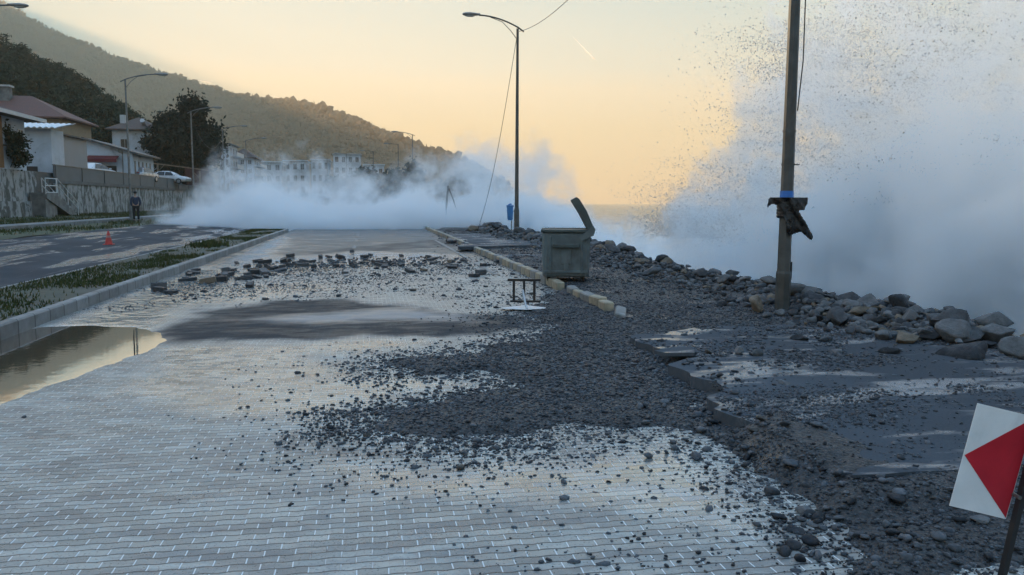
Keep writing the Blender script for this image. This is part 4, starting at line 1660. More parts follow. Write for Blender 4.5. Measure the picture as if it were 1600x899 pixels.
# loose paving blocks thrown across the carriageway
BT = []
for i in range(5):
    mb = MB()
    mb.box((0, 0, .045), (.20, .11, .09), bev=.008)
    if i > 2:
        mb.v = [(x * (.6 if x > 0 and y > 0 else 1), y * random.uniform(.8, 1.1), z * random.uniform(.8, 1.1)) for x, y, z in mb.v]
    o = mb.build('paving_block', BLOCK_M)
    BT.append(o)
used = set()
bpts = []
for k in range(46):
    t = random.random()
    px = 440 + 320 * t
    bpts.append((px, 411 + (px - 440) / 320 * 2 + random.gauss(0, 6.5)))
for k in range(44):
    bpts.append((random.uniform(230, 480), 0))
bpts += [(1235, 428), (640, 426), (662, 424), (420, 430), (405, 419), (740, 433)]
GB = 'loose paving blocks strewn across the road'
for i, (px, py) in enumerate(bpts):
    if py == 0:
        py = np.interp(px, [230, 330, 480], [452, 428, 420]) + random.gauss(0, 8)
    q = G(px, py)
    if not (MED_R + .25 < q.x < KERB - .15):
        continue
    k = random.randrange(5)
    o = BT[k] if k not in used else BT[k].copy()
    if k in used:
        COL.objects.link(o)
    used.add(k)
    o.location = (q.x, q.y, float(top_z(np.array([q.x]), np.array([q.y]))[0]) + .0)
    s_ = random.choice([.75, .9, .85, 1.0, 1.2])
    o.scale = (s_ * random.uniform(.8, 1.5), s_ * random.uniform(.9, 1.3), s_ * random.uniform(.6, 1.1))
    o.rotation_euler = (random.choice([0, 0, 0, random.uniform(-.4, .4)]), random.uniform(-.25, .25), random.uniform(0, PI))
    if abs(o.rotation_euler.x - PI / 2) < .1:
        o.location.z += .05
    tag(o, 'loose dark paving block lying in the rubble band across the road', 'paving block', GB)
for k, o in enumerate(BT):
    if k not in used:
        bpy.data.objects.remove(o)

# boulders of the sea defence
BO = [rock_template(3, 15, .045, (1, .78, .66), 200 + i) for i in range(14)]
BOM = []
for i, (v, f) in enumerate(BO):
    me = raw_mesh('boulder', v, f)
    me.materials.append(STONE_B)
    BOM.append(me)
GBO = 'boulders of the sea defence'


def boulder(x, y, r, label='grey boulder in the long heap of rocks along the sea edge', rz=None, lift=0.0, k=None, sq=1.0, group=GBO):
    o = bpy.data.objects.new('boulder', BOM[random.randrange(14) if k is None else k])
    COL.objects.link(o)
    z = float(top_z(np.array([x]), np.array([y]))[0])
    o.location = (x, y, z - r * .12 + lift)
    o.scale = (r, r, r * sq)
    o.rotation_euler = (random.uniform(-.25, .25), random.uniform(-.25, .25), random.random() * 6.28 if rz is None else rz)
    return tag(o, label, 'boulder', group)


NB = [(1310, 497, .27, 'tall tan boulder standing upright just right of the near lamp post', 1.25), (1263, 474, .26, 'rounded dark boulder right behind the near lamp post', .9),
      (1330, 480, .25, 'grey boulder behind the tall tan boulder', .9), (1366, 487, .15, 'small pale boulder on the crest right of the tan boulder', 1.0),
      (1335, 512, .22, 'flat pale boulder below the tall tan boulder', .6), (1385, 500, .20, 'dark angular boulder on the crest', .9), (1415, 503, .19, 'black wet boulder on the crest, middle of the right heap', .9),
      (1380, 524, .17, 'light boulder lying at the foot of the right heap', .8), (1420, 530, .21, 'broad grey boulder at the foot of the right heap', .8), (1395, 545, .16, 'pale rounded boulder in front of the right heap', .8),
      (1455, 523, .20, 'dark boulder left of the biggest boulder', .9), (1508, 548, .33, 'biggest grey boulder of the heap, near the right picture edge', .85), (1592, 546, .22, 'cracked boulder cut by the right picture edge', .9),
      (1307, 546, .09, 'small round stone alone on the slab before the heap', .9), (1155, 548, .075, 'left one of two stones side by side on the broken slab', 1.1), (1180, 550, .085, 'right one of two stones side by side on the broken slab', 1.1),
      (1129, 551, .055, 'small dark stone left of the pair on the broken slab', 1), (1032, 528, .06, 'dark stone on the slab corner near the kerb end', 1), (1074, 541, .07, 'flat stone on the slab beside the tipped plate', .8),
      (1228, 593, .07, 'flat dark stone on the gravel-strewn slab', .6), (1290, 527, .12, 'low dark boulder on the slab edge under the tan boulder', .8), (1250, 525, .12, 'dark boulder at the foot of the near lamp post', .8),
      (1262, 803, .075, 'dark broken lump in the gravel trench at the bottom', .7), (1240, 830, .06, 'pale flat stone in the gravel trench at the bottom', .6), (1275, 822, .05, 'angular stone in the gravel trench near the bottom', .8),
      (1530, 823, .09, 'dark flat lump on the gravel left of the arrow board post', .4), (953, 386, .30, 'pale boulder on top of the heap behind the waste container', .9), (38, 652, .035, 'small dark lump alone on the wet paving at the left', .5),
      (1145, 437, .26, 'flat pale boulder on the crest left of the near lamp post', .6), (1180, 478, .2, 'boulder with an upright edge left of the near lamp post', 1.2), (940, 772, .07, 'thin dark flat fragment on the wet paving near the bottom', .12),
      (868, 550, .05, 'dark stone in the wet gap between the gravel tongues', .9)]
for px, py, r, lb_, sq in NB:
    q = G(px, py, .15 if px > 980 and py < 620 else 0)
    boulder(q.x, q.y, r, lb_, sq=sq, group=None if r < .1 else GBO)
nb = 0
for k in range(140):
    y = 7.0 + 38 * random.random() ** 1.5
    x = 6.65 + random.gauss(.05, .42) - .01 * y
    r = random.choice([.10, .13, .16, .2, .25, .3]) * random.uniform(.8, 1.15) * (1 + y * .006)
    r *= .8 if y < 12 else (.72 if y < 24 else 1)
    if (x - near_lamp.location.x) ** 2 + (y - near_lamp.location.y) ** 2 < .2:
        continue
    boulder(x, y, r, sq=random.uniform(.6, 1.05), lift=.04 if x < 6.7 else .10)
for k in range(70):
    y = 7.5 + 14 * random.random()
    x = 5.75 + random.gauss(0, .45)
    if (x - near_lamp.location.x) ** 2 + (y - near_lamp.location.y) ** 2 < .07 or x < 4.6:
        continue
    boulder(x, y, random.uniform(.045, .12), 'small loose grey stone on the land side of the rock heap', sq=random.uniform(.6, 1), group='small stones before the rock heap')
for k in range(26):
    q = G(random.uniform(700, 860), random.uniform(374, 425))
    if q.x < KERB + .3:
        continue
    boulder(q.x, q.y, random.uniform(.08, .2), 'dark lump of rubble between the kerb and the waste container', sq=.6, group='rubble by the waste container')

RUB = [rock_template(2, 10, .0, (1, .8, .62), 300 + i) for i in range(8)]
n = 2600
yy = 8.0 + 36 * RNG.random(n) ** 1.5
xx = 6.25 + RNG.normal(0, .42, n) + np.where(yy < 11, .2, 0)
ok = (xx > 5.0) & (xx < 7.6) & (np.hypot(xx - near_lamp.location.x, yy - near_lamp.location.y) > .3)
xx, yy = xx[ok], yy[ok]
S = RNG.uniform(.035, .13, len(xx)) * np.where((yy > 12) & (yy < 24), .75, 1.0)
P = np.stack([xx, yy, top_z(xx, yy) + S * .1], 1)
tag(scatter_mesh('rubble', STONE_B, RUB, P, S, rotfull=True, squash=.85), kind='stuff')

n = 1500
yy = 8.0 + 40 * RNG.random(n) ** 1.3
xx = RNG.uniform(6.9, 10.2, n)
S = RNG.uniform(.10, .34, n) * np.clip((yy - 3) / 16, .4, 1)
P = np.stack([xx, yy, top_z(xx, yy) + S * .1], 1)
tag(scatter_mesh('rubble', STONE_B, RUB, P, S, rotfull=True, squash=.85), kind='stuff')

# ================================================================== GRASS
def blades(name, xs, ys, zs, h0, h1, mat):
    n = len(xs)
    a = RNG.random(n) * 2 * PI
    h = RNG.uniform(h0, h1, n)
    w = h * .14 + .006
    lean = RNG.normal(0, .35, (n, 2)) * h[:, None]
    p0 = np.stack([xs - np.cos(a) * w, ys - np.sin(a) * w, zs - .01], 1)
    p1 = np.stack([xs + np.cos(a) * w, ys + np.sin(a) * w, zs - .01], 1)
    p2 = np.stack([xs + lean[:, 0], ys + lean[:, 1], zs + h], 1)
    co = np.stack([p0, p1, p2], 1).reshape(-1, 3)
    me = raw_mesh(name, co, np.arange(3 * n).reshape(n, 3))
    me.materials.append(mat)
    o = bpy.data.objects.new(name, me)
    COL.objects.link(o)
    return tag(o, kind='stuff')


GR = foliage_mat('winter_grass', (.026, .038, .013), (.070, .080, .030), .7, .8)
n = 60000
xs = RNG.uniform(MED_L + .05, MED_R - .18, n)
yy = RNG.uniform(6, 44.3, n)
k = fbm(xs * .8 + 11, yy * .45 + 4, 4)
cl = (xs - MED_L) / (MED_R - MED_L)
keep = RNG.random(n) < np.clip((k - .47) * 5, 0.02, 1) * np.clip(.15 + yy / 34, 0, 1)
xs, yy = xs[keep], yy[keep]
blades('grass', xs, yy, .14 + 0 * xs, .015, .065, GR)
n = 45000
xs = RNG.uniform(-21, -12.05, n)
yy = RNG.uniform(26, 115, n)
k = fbm(xs * .5 + 21, yy * .2 + 4, 4)
keep = (RNG.random(n) < np.clip((k - .36) * 5, .03, 1)) & ~((xs > -16.3) & (xs < -14.4))
xs, yy = xs[keep], yy[keep]
blades('grass', xs, yy, .30 + (-12 - xs) * .034, .04, .17, GR)
# taller weed clump on the median
q = G(328, 384, .15)
xs = RNG.normal(q.x, .22, 260)
yy = RNG.normal(q.y, .5, 260)
blades('grass', xs, yy, .14 + 0 * xs, .08, .26, GR)

# ================================================================== RETAINING WALL, PARAPET, STEPS
WLAT = -21.0


def wl(px, lat=WLAT):
    """distance along the road at which a pixel column meets the plane x = lat"""
    return LAT(px, 318, lat).y


def mat_oldwall():
    t = NT('peeling_whitewashed_wall')
    p = t.pos()
    n1 = t.noise(t.vmul(p, (1, 1, .55)), 1.7, 6, .68, .6)
    n2 = t.noise(t.vmul(p, (1, 1, .25)), 3.0, 4, .6)
    c = t.mix(t.ss(n1, .46, .56), (.30, .31, .31), (.09, .095, .09))
    c = t.mix(t.ss(n2, .56, .66, 0, .8), c, (.055, .06, .055))
    t.bsdf(c, .85, 0, .3, t.bump(t.noise(p, 5, 5), .8, .04))
    return t.m


OLDW = mat_oldwall()
yA, yB, yC = wl(58), wl(98), wl(344)
rw = thing('retaining_wall', (WLAT, yB, .5), 'long whitewashed retaining wall with peeling patches below the car terrace', 'wall')
b = MB()
b.bb((WLAT - .35, yB - 1.2, .1), (WLAT, yC, 2.78))
wpart(b, 'wall', OLDW, rw)
b = MB()
b.bb((WLAT - .40, yB - 1.2, 2.78), (WLAT + .08, yC, 3.02))
wpart(b, 'coping', M('dark_concrete_coping', (.10, .105, .105), .8, .3, 1.5, coord='pos', bump=.4), rw)
pr_ = thing('parapet', (WLAT, yB, 3.0), 'grey panelled parapet on top of the long retaining wall', 'parapet')
PARM = M('grey_parapet_panel', (.115, .122, .125), .7, .2, .8, coord='pos')
b = MB()
b.bb((WLAT - .16, yB - 1.0, 3.02), (WLAT - .06, yC, 4.02))
wpart(b, 'panel', PARM, pr_)
b = MB()
b.bb((WLAT - .20, yB - 1.0, 4.02), (WLAT - .02, yC, 4.07))
wpart(b, 'top_rail', GALV, pr_)
yy_ = yB - .9
while yy_ < yC:
    b = MB()
    b.bb((WLAT - .055, yy_, 3.02), (WLAT + .0, yy_ + .09, 4.02))
    wpart(b, 'post', PARM, pr_)
    yy_ += 5.2
tw = thing('retaining_wall', (WLAT, yA - 6, .4), 'taller old stone wall with a bush on top, left of the steps', 'wall')
b = MB()
b.bb((WLAT - .8, 22, .1), (WLAT + .05, yA, 3.45))
wpart(b, 'wall', OLDW, tw)
b = MB()
b.bb((WLAT + .05, yA - 10, .1), (WLAT + .25, yA - .2, 1.55))
wpart(b, 'buttress', OLDW, tw)

RAILM = M('white_painted_rail', (.55, .56, .57), .45, .15, 6, dirt=(.25, .2, .15), dirt_amt=.2)
CONC = M('stained_step_concrete', (.15, .15, .145), .85, .35, 2, coord='pos', bump=.4)
s0, s1 = wl(80, -20.3), wl(112, -20.3)
stp = thing('steps', (-20.3, s0, .5), 'flight of concrete steps with white handrails going down along the wall', 'steps')
prof = [(s0 - 1.9, 2.1), (s0, 2.1)]
ns = 8
for i in range(ns):
    yy_ = s0 + (s1 - s0) * (i + 1) / ns
    z_ = 2.1 - (i + 1) * (2.1 - .55) / ns
    prof += [(s0 + (s1 - s0) * i / ns + .0, z_), (yy_, z_)]
prof += [(s1, .3), (s1 - .5, .3), (s0 - 1.9, 1.75)]
b = MB()
b.extr(prof, (-20.85, 0, 0), (0, 1, 0), (0, 0, 1), (1, 0, 0), 1.0)
wpart(b, 'flight', CONC, stp)
for xx in (-20.80, -19.9):
    b = MB()
    A_, B_ = Vector((xx, s0, 2.1)), Vector((xx, s1, .55))
    for hgt in (.5, .95):
        b.tube([A_ + Vector((0, 0, hgt)), B_ + Vector((0, 0, hgt))], .028, 6)
    for t in (0, .5, 1):
        q = A_.lerp(B_, t)
        b.tube([q - Vector((0, 0, .1)), q + Vector((0, 0, .95))], .028, 6)
    wpart(b, 'handrail', RAILM, stp)
b = MB()
lx = -19.9
for z_ in (2.12, 2.55, 3.0):
    b.tube([(lx, s0 - 1.9, z_), (lx, s0 - .1, z_)], .03, 6)
for yy_ in (s0 - 1.9, s0 - .1):
    b.tube([(lx, yy_, 2.0), (lx, yy_, 3.0)], .03, 6)
wpart(b, 'landing_rail', RAILM, stp)
b = MB()
b.bb((-20.83, s0 - 1.9, .2), (-19.95, s0 - .02, 1.74))
wpart(b, 'plinth', CONC, stp)

# ================================================================== HOUSES
WHITE = M('white_house_render', (.44, .465, .50), .8, .12, .7, coord='pos', dirt=(.22, .225, .22), dirt_amt=.3)
BLUEW = M('bluish_white_render', (.38, .43, .49), .8, .12, .7, coord='pos', dirt=(.18, .19, .2), dirt_amt=.3)
BEIGE = M('beige_house_render', (.24, .19, .13), .8, .15, .7, coord='pos')
REDT = M('red_brown_roof_tiles', (.115, .055, .045), .75, .3, 4, coord='pos', bump=.5, bdist=.04, stretch=(1, 1, 1))
BRNT = M('brown_roof_tiles', (.085, .060, .050), .75, .3, 4, coord='pos', bump=.5, bdist=.04)
GLASSM = M('dark_window_glass', (.018, .022, .026), .12, .2, .6, coord='pos')
WFRM = M('window_frame_white', (.42, .43, .44), .5, .1, 4)
METW = M('grey_sheet_cladding', (.22, .235, .25), .55, .12, .8, coord='pos', stretch=(1, 6, .3), metal=.1)
CORR = M('pale_corrugated_sheet', (.62, .66, .70), .45, .12, 2, coord='pos')
DOORM = M('dark_brown_door', (.04, .03, .026), .5, .3, 4)
WOODC = M('brown_timber_cladding', (.17, .085, .035), .7, .3, 3, coord='pos', stretch=(4, 4, .6))


def window(root, par, face, c, w, h, depth=.10):
    """face '+x' or '-y'; c = centre on the wall plane (world)"""
    x, y, z = c
    fr_ = MB()
    gl = MB()
    t = .06
    if face == '+x':
        for dy in (-w / 2, w / 2):
            fr_.box((x + .02, y + dy, z), (depth, t, h + t))
        for dz in (-h / 2, h / 2):
            fr_.box((x + .025, y, z + dz), (depth + .02, w - t, t))
        fr_.box((x + .02, y, z), (depth * .8, .04, h - t))
        gl.box((x + .012, y, z), (.03, w, h))
    else:
        for dx in (-w / 2, w / 2):
            fr_.box((x + dx, y - .02, z), (t, depth, h + t))
        for dz in (-h / 2, h / 2):
            fr_.box((x, y - .025, z + dz), (w - t, depth + .02, t))
        fr_.box((x, y - .02, z), (.04, depth * .8, h - t))
        gl.box((x, y - .012, z), (w, .03, h))
    f = wpart(fr_, 'window', WFRM, root, par)
    wpart(gl, 'pane', GLASSM, root, f)
    return f


def hip(x0, x1, y0, y1, z, rise, ov=.4, ridge='y'):
    x0 -= ov
    x1 += ov
    y0 -= ov
    y1 += ov
    mb = MB()
    if ridge == 'y':
        k = min((x1 - x0) / 2, (y1 - y0) / 2 - .2)
        a, b_ = ((x0 + x1) / 2, y0 + k, z + rise), ((x0 + x1) / 2, y1 - k, z + rise)
    else:
        k = min((y1 - y0) / 2, (x1 - x0) / 2 - .2)
        a, b_ = (x0 + k, (y0 + y1) / 2, z + rise), (x1 - k, (y0 + y1) / 2, z + rise)
    vs = [(x0, y0, z), (x1, y0, z), (x1, y1, z), (x0, y1, z), (x0, y0, z - .14), (x1, y0, z - .14), (x1, y1, z - .14), (x0, y1, z - .14), a, b_]
    fs = [(7, 6, 5, 4), (0, 1, 5, 4), (1, 2, 6, 5), (2, 3, 7, 6), (3, 0, 4, 7)]
    if ridge == 'y':
        fs += [(0, 1, 8), (1, 2, 9, 8), (2, 3, 9), (3, 0, 8, 9)]
    else:
        fs += [(0, 1, 9, 8), (1, 2, 9), (2, 3, 8, 9), (3, 0, 8)]
    mb.add(vs, fs)
    return mb


# white house at the left edge
ya, yb = wl(8) - 6, wl(45)
h1 = thing('house', (-24, yb - 4, TERR), 'white house with brown timber corner and wide eaves at the left edge', 'house')
b = MB()
b.bb((-28.5, ya, TERR - .3), (-21.0, yb, 6.55))
w1 = wpart(b, 'wall', BLUEW, h1)
b = MB()
b.bb((-20.99, wl(-30), TERR), (-20.93, wl(8.5), 6.5))
wpart(b, 'timber_cladding', WOODC, h1, w1)
window(h1, w1, '+x', (-21.0, wl(37.5), 5.35), .75, 1.15)
rf = wpart(hip(-28.5, -21.0, ya, yb, 6.68, 1.5, .95), 'roof', BRNT, h1)
b = MB()
b.bb((-20.08, ya - .9, 6.50), (-20.02, yb + .92, 6.72))
wpart(b, 'fascia', WFRM, h1, rf)

# beige house with a red roof behind
hq = AT(97, 190, 76)
h2 = thing('house', (hq.x - 6, hq.y + 4, TERR), 'beige house under a big red-brown hipped roof, behind the white house', 'house')
b = MB()
b.bb((hq.x - 12.5, hq.y, TERR - .2), (hq.x, hq.y + 8, 9.3))
w2 = wpart(b, 'wall', BEIGE, h2)
rf = wpart(hip(hq.x - 12.5, hq.x, hq.y, hq.y + 8, 9.35, 2.35, .6, 'x'), 'roof', REDT, h2)
ch = AT(9, 155, 78)
b = MB()
b.box((ch.x, ch.y, 11.2), (.9, .8, 2.4))
c_ = wpart(b, 'chimney', CONC, h2, rf)
b = MB()
b.box((ch.x, ch.y, 12.45), (1.2, 1.05, .16))
wpart(b, 'chimney_cap', WFRM, h2, rf)
for dx in (-1.6, -4.6, -8):
    window(h2, w2, '-y', (hq.x + dx, hq.y, 7.6), 1.2, 1.3)

# white block with a corrugated canopy
y0, y1 = wl(84, -21.6), wl(103.5, -21.6)
h3 = thing('house', (-22.5, y0, 2.1), 'narrow white block under a pale corrugated roof beside the steps', 'house')
b = MB()
b.bb((-23.6, y0, 1.2), (-21.55, y1, 6.55))
w3 = wpart(b, 'wall', WHITE, h3)
b = MB()
n = 57
vs = []
for i in range(n):
    u = i / (n - 1)
    xx = -24.3 + 3.5 * u
    wv = .045 * math.sin(i * PI / 3)
    vs += [(xx, y0 - .7, 6.60 + wv), (xx, y1 + .4, 7.15 + wv), (xx, y0 - .7, 6.56 + wv), (xx, y1 + .4, 7.11 + wv)]
fs = []
for i in range(n - 1):
    a = i * 4
    fs += [(a, a + 1, a + 5, a + 4), (a + 2, a + 6, a + 7, a + 3), (a + 1, a + 3, a + 7, a + 5), (a, a + 4, a + 6, a + 2)]
b.add(vs, fs)
wpart(b, 'roof', CORR, h3)
b = MB()
b.bb((-21.54, y0 + .25, 2.1), (-21.47, y0 + 1.1, 4.0))
wpart(b, 'door', DOORM, h3)
b = MB()
b.bb((-23.3, y0 - .05, 2.1), (-22.5, y0 - .003, 3.95))
wpart(b, 'door', DOORM, h3)

# grey clad shed
y2 = wl(140, -21.9)
h4 = thing('shed', (-23, y1 + 2, TERR), 'low shed clad in grey upright sheets between two white buildings', 'shed')
b = MB()
b.bb((-27, y1 + .05, TERR - .2), (-21.9, y2, 6.35))
wpart(b, 'wall', METW, h4)
b = MB()
b.extr([(-27.3, 7.0), (-21.6, 6.34), (-21.6, 6.44), (-27.3, 7.1)], (0, y1 - .1, 0), (1, 0, 0), (0, 0, 1), (0, 1, 0), y2 - y1 + .3)
wpart(b, 'roof', M('dark_sheet_roof', (.06, .062, .065), .6, .2, 2), h4)

# white shed with garage
D5 = 77
A5, B5 = AT(139, 218, D5), AT(207, 238, D5)
gx0, gx1, gy = A5.x, B5.x, B5.y
h5 = thing('garage', (gx1 - 2, gy, TERR), 'white garage building with a falling roof line and a dark red awning', 'garage')
b = MB()
zl, zr = A5.z - .1, B5.z - .1
b.extr([(gx0, TERR - .2), (gx1, TERR - .2), (gx1, zr), (gx0, zl)], (0, gy, 0), (1, 0, 0), (0, 0, 1), (0, 1, 0), 7.5)
w5 = wpart(b, 'wall', BLUEW, h5)
b = MB()
b.extr([(gx0 - .3, zl + .08), (gx1 + .6, zr - .17), (gx1 + .6, zr + .0), (gx0 - .3, zl + .25)], (0, gy - .45, 0), (1, 0, 0), (0, 0, 1), (0, 1, 0), 8.4)
wpart(b, 'roof', M('dark_sheet_roof', (.06, .062, .065), .6, .2, 2), h5)
p1, p2 = AT(142, 247, D5), AT(187, 247, D5)
b = MB()
b.extr([(0, .10), (-.9, -.25), (-.9, -.55), (-.84, -.55), (-.84, -.27), (0, .04)], (p1.x, gy, p1.z + .1), (0, 1, 0), (0, 0, 1), (1, 0, 0), p2.x - p1.x)
wpart(b, 'awning', M('dark_red_awning_cloth', (.10, .012, .016), .7, .2, 3), h5)
b = MB()
b.bb((p1.x + .1, gy - .04, TERR), (p2.x - .25, gy - .003, p1.z - .75))
wpart(b, 'garage_door', M('dark_opening', (.012, .013, .014), .7, .2, 3), h5, w5)
b = MB()
q = AT(189, 236, D5)
b.tube([(q.x, gy - .12, q.z), (q.x, gy - .02, q.z)], .22, 14)
wpart(b, 'wall_lamp', LAMPG, h5, w5)
b = MB()
b.tube([(gx1 - .9, gy - .04, q.z + .1), (gx1 - .9, gy - .04, TERR + .4)], .05, 8)
wpart(b, 'drainpipe', GALV, h5)
for k in range(5):
    b = MB()
    b.bb((gx1 + .003, gy + .5 + k * 1.35, TERR + .2), (gx1 + .07, gy + .75 + k * 1.35, zr - .7))
    wpart(b, 'side_post', GALV, h5)

# house farther up the slope
hq = AT(243, 212, 112)
h6 = thing('house', (hq.x - 3, hq.y + 4, TERR), 'white two-storey house with a brown roof behind the dark tree', 'house')
b = MB()
b.bb((hq.x - 5.6, hq.y, TERR - .2), (hq.x, hq.y + 7, 11.3))
w6 = wpart(b, 'wall', WHITE, h6)
rf = wpart(hip(hq.x - 5.6, hq.x, hq.y, hq.y + 7, 11.4, 1.9, .7), 'roof', BRNT, h6)
b = MB()
b.box((hq.x - 4.4, hq.y + 1.2, 12.3), (.7, .7, 2.2))
wpart(b, 'chimney', WFRM, h6, rf)
b = MB()
b.tube([(hq.x - 1.6, hq.y + .6, 12.2), (hq.x - 1.6, hq.y - .2, 12.6)], .3, 12)
wpart(b, 'solar_tank', WFRM, h6, rf)
for dx in (-1.4, -4.0):
    for z_ in (6.0, 9.4):
        window(h6, w6, '-y', (hq.x + dx, hq.y, z_), 1.1, 1.3)


def block(px0, px1, pytop, D, depth, label, mat, roof=None, floors=4, name='apartment_block', rise=0.0, cols=3, bal=False):
    q0_, q1_ = AT(px0, pytop, D), AT(px1, pytop, D)
    r = thing(name, ((q0_.x + q1_.x) / 2, q1_.y, 0), label, 'building')
    zt = q1_.z
    b = MB()
    b.bb((q0_.x, q1_.y, -.2), (q1_.x, q1_.y + depth, zt))
    w = wpart(b, 'wall', mat, r)
    if rise:
        wpart(hip(q0_.x, q1_.x, q1_.y, q1_.y + depth, zt + .1, rise, .5), 'roof', roof, r)
    else:
        b = MB()
        b.bb((q0_.x - .3, q1_.y - .3, zt + .002), (q1_.x + .3, q1_.y + depth + .3, zt + .22))
        wpart(b, 'roof', roof or CONC, r)
    wd = q1_.x - q0_.x
    base = 3.0 if zt > 6 else .6
    fh_ = (zt - base) / floors
    for f in range(floors):
        z_ = base + (f + .52) * fh_
        for c in range(cols):
            window(r, w, '-y', (q0_.x + wd * (c + .5) / cols, q1_.y, z_), min(1.3, wd / cols * .5), fh_ * .5)
        for c in range(3):
            window(r, w, '+x', (q1_.x, q1_.y + depth * (c + .5) / 3, z_), depth / 3 * .45, fh_ * .5)
        if bal:
            b = MB()
            b.bb((q1_.x + .003, q1_.y + .4, z_ - fh_ * .48), (q1_.x + 1.1, q1_.y + depth - .4, z_ - fh_ * .42))
            b.bb((q1_.x + 1.02, q1_.y + .4, z_ - fh_ * .42 + .003), (q1_.x + 1.1, q1_.y + depth - .4, z_ - fh_ * .12))
            wpart(b, 'balcony', WFRM, r)
    return r


block(343, 358, 226, 128, 8, 'tall narrow pale apartment block right beside the dark tree', WHITE, floors=4, cols=2, bal=True)
block(362, 396, 247, 140, 10, 'grey-blue apartment block with a pitched dark roof and stacked balconies', BLUEW, roof=BRNT, floors=4, cols=3, rise=1.6, bal=True)
block(401, 440, 254, 172, 11, 'pale low building with a flat white roof beside the balcony block', WHITE, roof=CORR, floors=3)
block(444, 478, 252, 196, 12, 'pale building with a white roof half lost in the spray', WHITE, roof=CORR, floors=3)
block(486, 514, 250, 232, 12, 'small faded white building left of the big pale one', WHITE, roof=CORR, floors=3)
block(521, 563, 242, 225, 14, 'big pale flat-roofed building rising behind the far spray', WHITE, roof=WFRM, floors=4, cols=4)
block(568, 600, 258, 262, 14, 'low faded building right of the big pale one', WHITE, roof=CORR, floors=2)

# ================================================================== CARS
CWHITE = M('white_car_paint', (.55, .56, .58), .22, .05, 2)
CSILV = M('silver_car_paint', (.34, .35, .37), .25, .08, 2, metal=.4)
CDARK = M('dark_car_paint', (.03, .032, .036), .25, .1, 2)
TYRE = M('tyre_rubber', (.012, .012, .013), .8, .2, 8)
LIT = NT('lit_headlamp')
em = LIT.n('ShaderNodeEmission', {'Color': (1, .95, .82), 'Strength': 5.0})
LIT.t.links.new(em.outputs[0], LIT.out.inputs[0])
LIT = LIT.m
HEADL = M('headlamp_glass', (.45, .46, .47), .1, .1, 3)
REDL = M('tail_lamp_red', (.25, .01, .012), .25, .1, 3)


